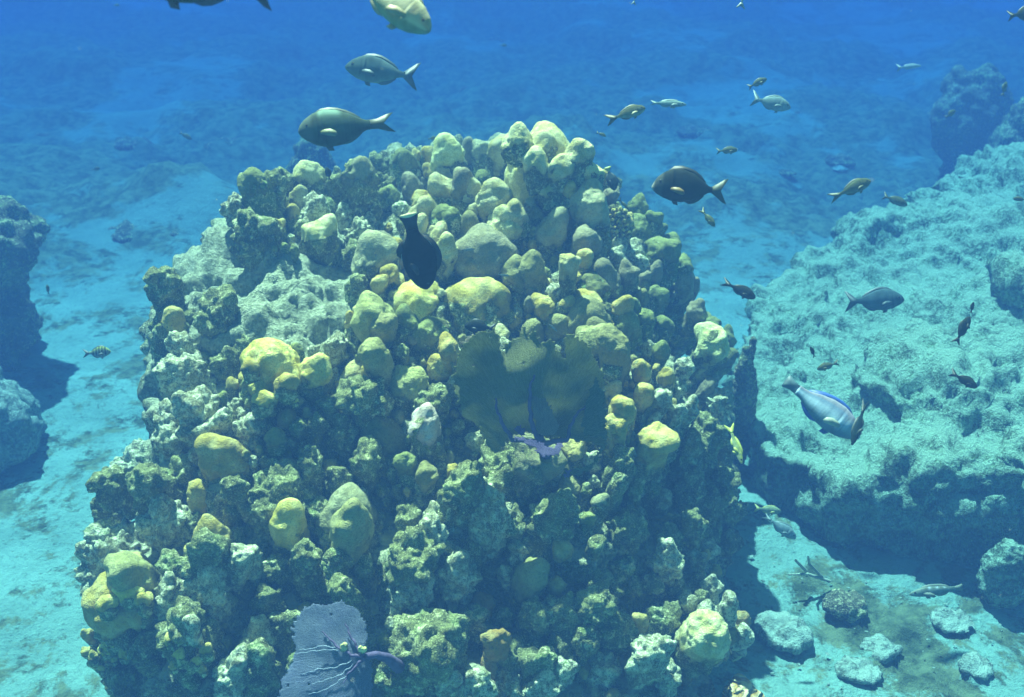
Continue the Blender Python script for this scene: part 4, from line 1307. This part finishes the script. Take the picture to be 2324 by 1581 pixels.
    if detail:
        near = 1 if (mw.to_3x3() @ Vector((0, 1, 0))).dot(view) > 0 else -1
        wd = float(U(.3) - D(.3)) / 2 * thick * 1.1
        if pec:
            for s_ in (1, -1):
                o_ = [(0, .02), (-.06, .05), (-.14, .065), (-.21, .04), (-.23, -.01), (-.19, -.04), (-.10, -.035), (0, -.02)]
                def xf(V_, s_=s_):
                    V2 = V_.copy()
                    V2[:, 0] = X(.30) + V_[:, 0]
                    V2[:, 1] = s_ * (wd * 1.0 + np.abs(V_[:, 0]) * 0.28) + V_[:, 1]
                    V2[:, 2] = D(.3) * 0.30 + V_[:, 2] - np.abs(V_[:, 0]) * 0.25
                    return V2
                addfin('pectoral_fin', [(p[0] * Lb, p[1] * Lb) for p in o_], 0.65 * np.array(finedge) if finedge is not None else finc, xf)
        if pelvic:
            out = [(X(.34), D(.34) + .01 * Lb), (X(.38), D(.38) - .05 * Lb), (X(.46), D(.42) - .06 * Lb), (X(.44), D(.44) + .01 * Lb)]
            addfin('pelvic_fin', out, finc)
        for s_ in (1, -1):
            er = 0.026 * Lb if Lpx > 90 else 0.026 * Lb
            V0, F0 = ico(2)
            wv = float(U(.13) - D(.13)) / 2 * thick * 1.12
            zz = U(.13) * 0.30
            V1 = V0 * np.array([er, er * 0.6, er]) + np.array([X(.13), s_ * wv * 0.88 + sway(.13), zz])
            link('eye', mk_mesh('eye', V1, F0), EYE, root)
    return root

def bars(cols_, xs_, wd):
    def p(T, Z, C_):
        for x in xs_:
            m_ = np.exp(-((T - x - 0.02 * Z) / wd) ** 2)[:, None] * ss(-0.95, -0.4, Z)[:, None]
            C_ = C_ * (1 - m_) + np.array(cols_)[None] * m_
        return C_
    return p

def stripe(col, z0, wd, t0=0.0, t1=1.0, k=1.0):
    def p(T, Z, C_):
        m_ = (np.exp(-((Z - z0) / wd) ** 2) * ss(t0 - .03, t0 + .03, T) * ss(t1 + .05, t1 - .05, T) * k)[:, None]
        return C_ * (1 - m_) + np.array(col)[None] * m_
    return p

def both(*fs):
    def p(T, Z, C_):
        for q in fs: C_ = q(T, Z, C_)
        return C_
    return p

def facec(col, t1, k=0.9):
    def p(T, Z, C_):
        m_ = (ss(t1 + .03, t1 - .03, T) * k)[:, None]
        return C_ * (1 - m_) + np.array(col)[None] * m_
    return p

BRN = ((0.05, 0.05, 0.03), (0.06, 0.06, 0.035), (0.08, 0.075, 0.05))
OLV = ((0.12, 0.13, 0.06), (0.17, 0.17, 0.08), (0.30, 0.31, 0.2))
DRK = ((0.03, 0.035, 0.02), (0.035, 0.04, 0.025), (0.05, 0.05, 0.035))
GRY = ((0.22, 0.26, 0.24), (0.32, 0.36, 0.32), (0.45, 0.48, 0.40))
fish('parrotfish', 'greenish parrotfish facing left with a curved forked tail, above the left of the coral outcrop', 'fish', 1022, 378, 262, 186, 'parrot', ((0.07, 0.10, 0.065), (0.085, 0.125, 0.085), (0.06, 0.09, 0.06)), 3.6, yaw=10, deep=1.22, tail='lunate', tail_len=.30, tail_h=.13, dorsal=.035, anal=.03,
     pattern=both(facec((0.17, 0.19, 0.15), .2, .6), stripe((0.30, 0.42, 0.32), .80, .22, .30, .60, .9), stripe((0.05, 0.06, 0.04), .35, .2, .18, .32, .6)), finedge=(0.22, 0.26, 0.13), thick=.5)
fish('parrotfish', 'pinkish tan parrotfish diving to the right, its back cut off by the top edge', 'fish', 1165, 5, 300, -38, 'parrot', ((0.45, 0.42, 0.28), (0.56, 0.50, 0.36), (0.34, 0.40, 0.24)), 2.6, yaw=10, tail='fork', thick=.5, dorsal=.04,
     pattern=both(stripe((0.85, 0.78, 0.55), -.32, .16, .02, .30, .9), stripe((0.80, 0.50, 0.30), .12, .2, .0, .16, .5)))
fish('parrotfish', 'dark parrotfish with a white-tipped belly fin, only its belly showing at the top edge', 'fish', 590, -62, 420, 174, 'parrot', ((0.06, 0.08, 0.05), (0.08, 0.10, 0.05), (0.04, 0.06, 0.05)), 2.3, thick=.5, tail='fork', tail_len=.2,
     fin=(0.03, 0.04, 0.10), finedge=(0.9, 0.9, 0.8))
fish('parrotfish', 'large blue-white parrotfish with a pink back slanting head-down in front of the ridge', 'fish', 2448, 1218, 262, -38, 'parrot', ((0.42, 0.34, 0.36), (0.70, 0.76, 0.80), (0.22, 0.32, 0.34)), 3.9, yaw=8, tail='trunc', tail_len=.2, tail_h=.10, deep=.95, dorsal=.045, anal=.05,
     fin=(0.05, 0.12, 0.42), tailc=(0.10, 0.15, 0.16), finedge=(0.55, 0.6, 0.45), thick=.5, pattern=both(stripe((0.24, 0.34, 0.46), .50, .16, .3, 1.0, .8), stripe((0.75, 0.78, 0.6), -.30, .09, .06, .28, .8), facec((0.38, 0.36, 0.34), .2, .5)))
fish('chub', 'pale blue-grey chub facing left near the top, above the green parrotfish', 'fish', 1132, 212, 212, 172, 'chub', ((0.07, 0.11, 0.10), (0.12, 0.17, 0.15), (0.20, 0.27, 0.20)), 4.6, tail='fork', tail_len=.22, tail_h=.24, dorsal=.05, fin=(0.07, 0.10, 0.10),
     pattern=stripe((0.30, 0.36, 0.32), .4, .5, .6, .9, .6))
fish('chub', 'pale banded chub facing right, left tail upright, in the upper right water', 'fish', 2296, 306, 116, -14, 'chub', ((0.32, 0.36, 0.30), (0.38, 0.42, 0.34), (0.42, 0.46, 0.36)), 5.4, tail='fork', tail_len=.22, tail_h=.26, fin=(0.22, 0.26, 0.22), pattern=bars((0.3, 0.34, 0.3), (.4, .52, .64), .03))
fish('chub', 'blue-grey chub with a dark forked tail hovering over the pale ridge', 'fish', 2605, 893, 170, 2, 'chub', ((0.09, 0.14, 0.14), (0.13, 0.19, 0.18), (0.15, 0.22, 0.18)), 4.9, tail='fork', tail_len=.22, tail_h=.22, fin=(0.08, 0.11, 0.11))
fish('surgeonfish', 'dark oval surgeonfish facing left with a pale snout and crescent tail', 'fish', 2046, 557, 214, 174, 'surgeon', ((0.018, 0.026, 0.018), (0.024, 0.032, 0.022), (0.02, 0.03, 0.026)), 3.7, tail='lunate', tail_len=.22, tail_h=.2, dorsal=.06, anal=.055, fin=(0.012, 0.018, 0.02),
     tailc=(0.03, 0.045, 0.018), finedge=(0.24, 0.16, 0.04), pattern=both(facec((0.10, 0.10, 0.08), .17, .8), facec((0.75, 0.62, 0.5), .025, .8)), thick=.36)
fish('black_durgon', 'black oval fish with a pale-edged tail, swimming head-down over the yellow corals', 'fish', 1243, 752, 216, -76, 'trigger', ((0.008, 0.012, 0.012), (0.01, 0.014, 0.014), (0.008, 0.012, 0.012)), 3.5, yaw=-22, tail='trunc', tail_len=.26, tail_h=.17, dorsal=.085, anal=.085, fin=(0.008, 0.012, 0.013), thick=.5, pelvic=False)
# its pale tail edge and the thin blue lines along the fin bases
_bd = bpy.data.objects['black_durgon']
_L = 216 * SRC * K * 3.5 / math.cos(R(20)); _B = _L / (1 + .26 * .85)
_X = lambda x: _L / 2 - x * _B
_tp = plate([(_X(1.20), _B * .10), (_X(1.245), _B * .155), (_X(1.262), _B * .12), (_X(1.27), 0), (_X(1.262), -_B * .12), (_X(1.245), -_B * .155), (_X(1.20), -_B * .10), (_X(1.18), 0)], 0.016 * _B, lambda V_: V_)
me = mk_mesh('tail_edge', _tp[0], _tp[1])
cattr(me, 'Col', np.tile([0.78, 0.74, 0.42], (len(me.vertices), 1)))
link('tail_edge', me, FIN, _bd)
for s_ in (1, -1):
    ps = [Vector((_L / 2 - _B * x, 0, s_ * (float(interp(PROF['trigger'], x, 1)) + .002) * _B)) for x in (.55, .65, .75, .85)]
    V, F = tube(ps, 0.002, 6)
    me = mk_mesh('fin_line', V, F)
    cattr(me, 'Col', np.tile([0.4, 0.5, 0.55], (len(V), 1)))
    link('fin_line', me, FIN, _bd)
GC = 'small brown chromis in open water'
fish('chromis', 'brown and silver chromis with a long forked tail, facing right over the outcrop top', 'fish', 1864, 338, 118, 18, 'chromis', ((0.14, 0.14, 0.07), (0.24, 0.23, 0.12), (0.42, 0.42, 0.28)), 3.9, tail='fork', tail_len=.34, tail_h=.2, finedge=(0.5, 0.5, 0.3), group=GC)
fish('striped_fish', 'pale silvery striped fish just right of the brown and silver chromis', 'fish', 1990, 308, 104, -3, 'slim', ((0.35, 0.4, 0.32), (0.6, 0.62, 0.5), (0.30, 0.36, 0.3)), 5.0, tail='fork', pattern=stripe((0.14, 0.18, 0.16), .25, .15, .0, .5, .8), tail_len=.2, tail_h=.09)
fish('chromis', 'small dark olive chromis above the pale banded chub', 'fish', 2254, 246, 60, 25, 'chromis', OLV, 4.8, tail_len=.22, group=GC)
fish('chromis', 'tiny dark chromis below the brown and silver one, over the outcrop crest', 'fish', 1789, 399, 30, -22, 'chromis', OLV, 4.6, group=GC, detail=False)
fish('chromis', 'small brown chromis with a white snout, upper right of the surgeonfish', 'fish', 2164, 447, 62, 4, 'chromis', OLV, 4.8, tail_len=.22, group=GC, pattern=facec((0.8, 0.8, 0.7), .05, .9))
fish('chromis', 'small olive chromis nosing down right, directly below the surgeonfish', 'fish', 2106, 648, 64, -52, 'chromis', ((0.20, 0.2, 0.07), (0.22, 0.22, 0.09), (0.24, 0.24, 0.12)), 4.2, tail_len=.35, group=GC)
fish('chromis', 'olive chromis with a forked tail, facing up right beyond the surgeonfish', 'fish', 2532, 562, 128, 24, 'chromis', OLV, 4.0, tail='fork', tail_len=.36, tail_h=.16, group=GC)
fish('chromis', 'dark chromis facing down right beside the right flank of the outcrop', 'fish', 2200, 862, 106, -27, 'chromis', DRK, 4.2, tail='fork', tail_len=.34, tail_h=.17, group=GC)
fish('chromis', 'dark slender chromis over the ridge pointing up right, near the right edge', 'fish', 2864, 980, 88, 62, 'chromis', DRK, 3.9, tail_len=.26, group=GC)
fish('chromis', 'tiny dark chromis above the slender one near the right edge', 'fish', 2892, 914, 34, 76, 'chromis', DRK, 4.1, group=GC, detail=False)
fish('chromis', 'tiny dark fish hanging vertically over the middle of the ridge', 'fish', 2417, 1046, 34, 112, 'chromis', DRK, 4.2, group=GC, detail=False)
fish('chromis', 'small dark chromis facing down left, above the blue-white parrotfish', 'fish', 2462, 1088, 66, 198, 'chromis', OLV, 4.1, tail_len=.28, group=GC)
fish('chromis', 'dark chromis facing down right over the ridge near the right edge', 'fish', 2868, 1130, 90, -30, 'chromis', DRK, 3.9, tail_len=.3, group=GC)
fish('chromis', 'dark fish seen nearly end-on with its tail up, touching the blue-white parrotfish', 'fish', 2558, 1258, 142, -110, 'slim', ((0.012, 0.03, 0.028), (0.014, 0.034, 0.03), (0.02, 0.04, 0.035)), 3.6, yaw=15, fin=(0.02, 0.035, 0.03), tail='fork', tail_len=.42, tail_h=.1, bend=-0.1)
fish('grunt', 'yellow grunt swimming head-down in the gap beside the outcrop', 'fish', 2188, 1322, 112, -72, 'slim', ((0.42, 0.40, 0.08), (0.34, 0.34, 0.12), (0.4, 0.4, 0.18)), 4.1, yaw=25, fin=(0.55, 0.50, 0.07), tail='fork', tail_len=.3, tail_h=.16)
fish('grunt', 'faint yellowish grunt low over the sand channel, nearer the outcrop', 'fish', 2285, 1516, 78, -8, 'chromis', ((0.4, 0.42, 0.2), (0.5, 0.5, 0.3), (0.5, 0.5, 0.35)), 4.75, fin=(0.55, 0.52, 0.15), tail='fork')
fish('grunt', 'pale grey fish facing down right over the sand channel', 'fish', 2322, 1568, 112, -36, 'chromis', ((0.32, 0.38, 0.33), (0.42, 0.47, 0.40), (0.48, 0.52, 0.42)), 4.65, tail='fork', tail_len=.3, tail_h=.1)
fish('wrasse', 'pale spotted fish facing left on the sand under the overhang', 'fish', 2782, 1757, 158, 188, 'slim', ((0.28, 0.30, 0.2), (0.40, 0.42, 0.3), (0.3, 0.32, 0.24)), 4.3, tail='trunc', tail_len=.18, tail_h=.08, pattern=lambda T, Z, C_: C_ + (np.exp(-((T - .45) / .03) ** 2) + np.exp(-((T - .62) / .03) ** 2) + np.exp(-((T - .78) / .02) ** 2))[:, None] * ss(.3, .6, Z)[:, None] * 0.45)
fish('sergeant_major', 'small fish with black and yellow bars over the sand at left', 'fish', 290, 1048, 80, 4, 'deep', ((0.5, 0.5, 0.12), (0.36, 0.42, 0.34), (0.34, 0.4, 0.36)), 4.9, tail='fork', tail_len=.28, tail_h=.2, pattern=bars((0.02, 0.02, 0.03), (.22, .36, .50, .64, .80), .035), fin=(0.12, 0.14, 0.12))
fish('damselfish', 'dark damselfish with a yellow tail at the right shoulder of the massive pale coral', 'fish', 1818, 532, 72, -72, 'deep', ((0.05, 0.07, 0.06), (0.06, 0.08, 0.07), (0.05, 0.06, 0.05)), 4.8, tailc=(0.5, 0.48, 0.08), tail_len=.2, tail='trunc')
fish('damselfish', 'small dark damselfish peeping over the upper left crest of the outcrop', 'fish', 976, 516, 40, 105, 'deep', DRK, 5.1, detail=False)
fish('wrasse', 'small slim olive wrasse diving right beside the outcrop crest', 'fish', 1856, 608, 44, -48, 'slim', OLV, 4.8, detail=False)
fish('damselfish', 'dark rounded fish half hidden behind the top left of the brown sea fan', 'fish', 1426, 972, 90, 175, 'deep', DRK, d2 + 0.14)
GW = 'tiny slim wrasses over the corals'
for (x, y, a_, lab) in ((1498, 818, -6, 'tiny slim striped wrasse left of the tall yellow-topped column'), (1645, 974, -42, 'tiny slim wrasse above the top of the brown sea fan'), (1393, 742, 4, 'tiny dark wrasse resting on the broad dull coral'), (1982, 955, -60, 'tiny slim wrasse on the green right flank of the outcrop')):
    hp2 = hit(x * SRC, y * SRC)[0]
    fish('wrasse', lab, 'fish', x, y, 36, a_, 'slim', ((0.05, 0.07, 0.05), (0.3, 0.35, 0.28), (0.5, 0.5, 0.4)), proj(hp2)[2] - 0.32, detail=False, group=GW, tail='trunc', tail_len=.15, tail_h=.06, dorsal=.02, anal=.02)
fish('reef_fish', 'dark fish cut off by the right edge near the top', 'fish', 3050, 40, 100, 8, 'deep', DRK, 4.2, tail='fork')
fish('reef_fish', 'small dark fish swimming upward near the right edge, beside the tall boulder', 'fish', 2988, 263, 44, 75, 'chromis', OLV, 5.5, detail=False)
fish('reef_fish', 'small dark fish in front of the shaded side of the tall boulder', 'fish', 2828, 338, 36, 35, 'deep', OLV, 6.0, detail=False)
fish('reef_fish', 'pale silvery fish left of the tall boulder, upper right', 'fish', 2705, 198, 72, 5, 'slim', ((0.5, 0.5, 0.42), (0.6, 0.6, 0.5), (0.6, 0.6, 0.5)), 7.5, detail=False)
fish('reef_fish', 'pale tail tip hanging from the top edge, centre right', 'fish', 1889, -12, 50, 80, 'slim', ((0.5, 0.5, 0.42), (0.6, 0.6, 0.5), (0.6, 0.6, 0.5)), 5.0, detail=False)
fish('reef_fish', 'larger pale tail tip hanging from the top edge, right of the centre one', 'fish', 2212, -20, 86, 78, 'slim', ((0.5, 0.5, 0.42), (0.6, 0.6, 0.5), (0.6, 0.6, 0.5)), 4.6, detail=False)
GF_ = 'faint fish far off in the blue water'
for (x, y, L_, a_, dd_, lab) in ((1498, 134, 20, 0, 9.5, 'faint dark fish seen end-on high over the middle of the outcrop'), (347, 15, 18, 0, 9.5, 'faint dark fish speck at the upper left'), (553, 404, 40, -30, 8.0, 'faint dark fish left of the green parrotfish'), (286, 502, 26, 10, 8.5, 'faint dark fish low in the far water at left'), (1287, 411, 26, 8, 6.4, 'tiny olive fish just above the outcrop crest, left of the massive coral'),
                             (142, 860, 30, 100, 5.6, 'tiny dark fish beside the coral tower at the left edge'), (2664, 596, 76, -22, 5.2, 'faint slender bluish fish over the top of the ridge'), (3034, 592, 40, 175, 4.9, 'faint yellowish fish cut off by the right edge over the ridge')):
    fish('reef_fish', lab, 'fish', x, y, L_, a_, 'deep' if L_ < 30 else 'chromis', OLV, dd_, detail=False, group=GF_, tail_len=.2)

# drifting specks in the water
_pr = random.Random(8)
parts = []
for i in range(40):
    p = CAMP + ray(_pr.uniform(-50, 2370), _pr.uniform(-30, 1600)) * _pr.uniform(1.6, 3.4)
    V0, F0 = ico(1)
    parts.append((V0 * _pr.uniform(0.0006, 0.0016) * np.array([1, 1, _pr.uniform(0.6, 1.6)]) + np.array(p[:]), F0))
V, F = join(parts)
tag(link('drifting_particles', mk_mesh('drifting_particles', V, F), plain('drifting_particle', (0.4, 0.46, 0.4))), kind='stuff')


# ------------------------------------------------------------------ the water itself
bpy.ops.mesh.primitive_cube_add(size=1)
hz_ = bpy.context.object
hz_.name = 'haze'
hz_.data.name = 'haze'
hz_.scale = (142, 112, 5.9)
hz_.location = (0, 49, 1.2)
tag(hz_, kind='stuff')
b = NB('water')
b.nt.nodes.remove(b.bsdf)
pv = b.n('ShaderNodeVolumePrincipled')
pv.inputs['Color'].default_value = (*WATER['color'], 1)
pv.inputs['Density'].default_value = WATER['density']
pv.inputs['Absorption Color'].default_value = (*WATER['absorb'], 1)
pv.inputs['Anisotropy'].default_value = 0.0
b.l(pv.outputs[0], b.out.inputs['Volume'])
hz_.data.materials.append(b.m)
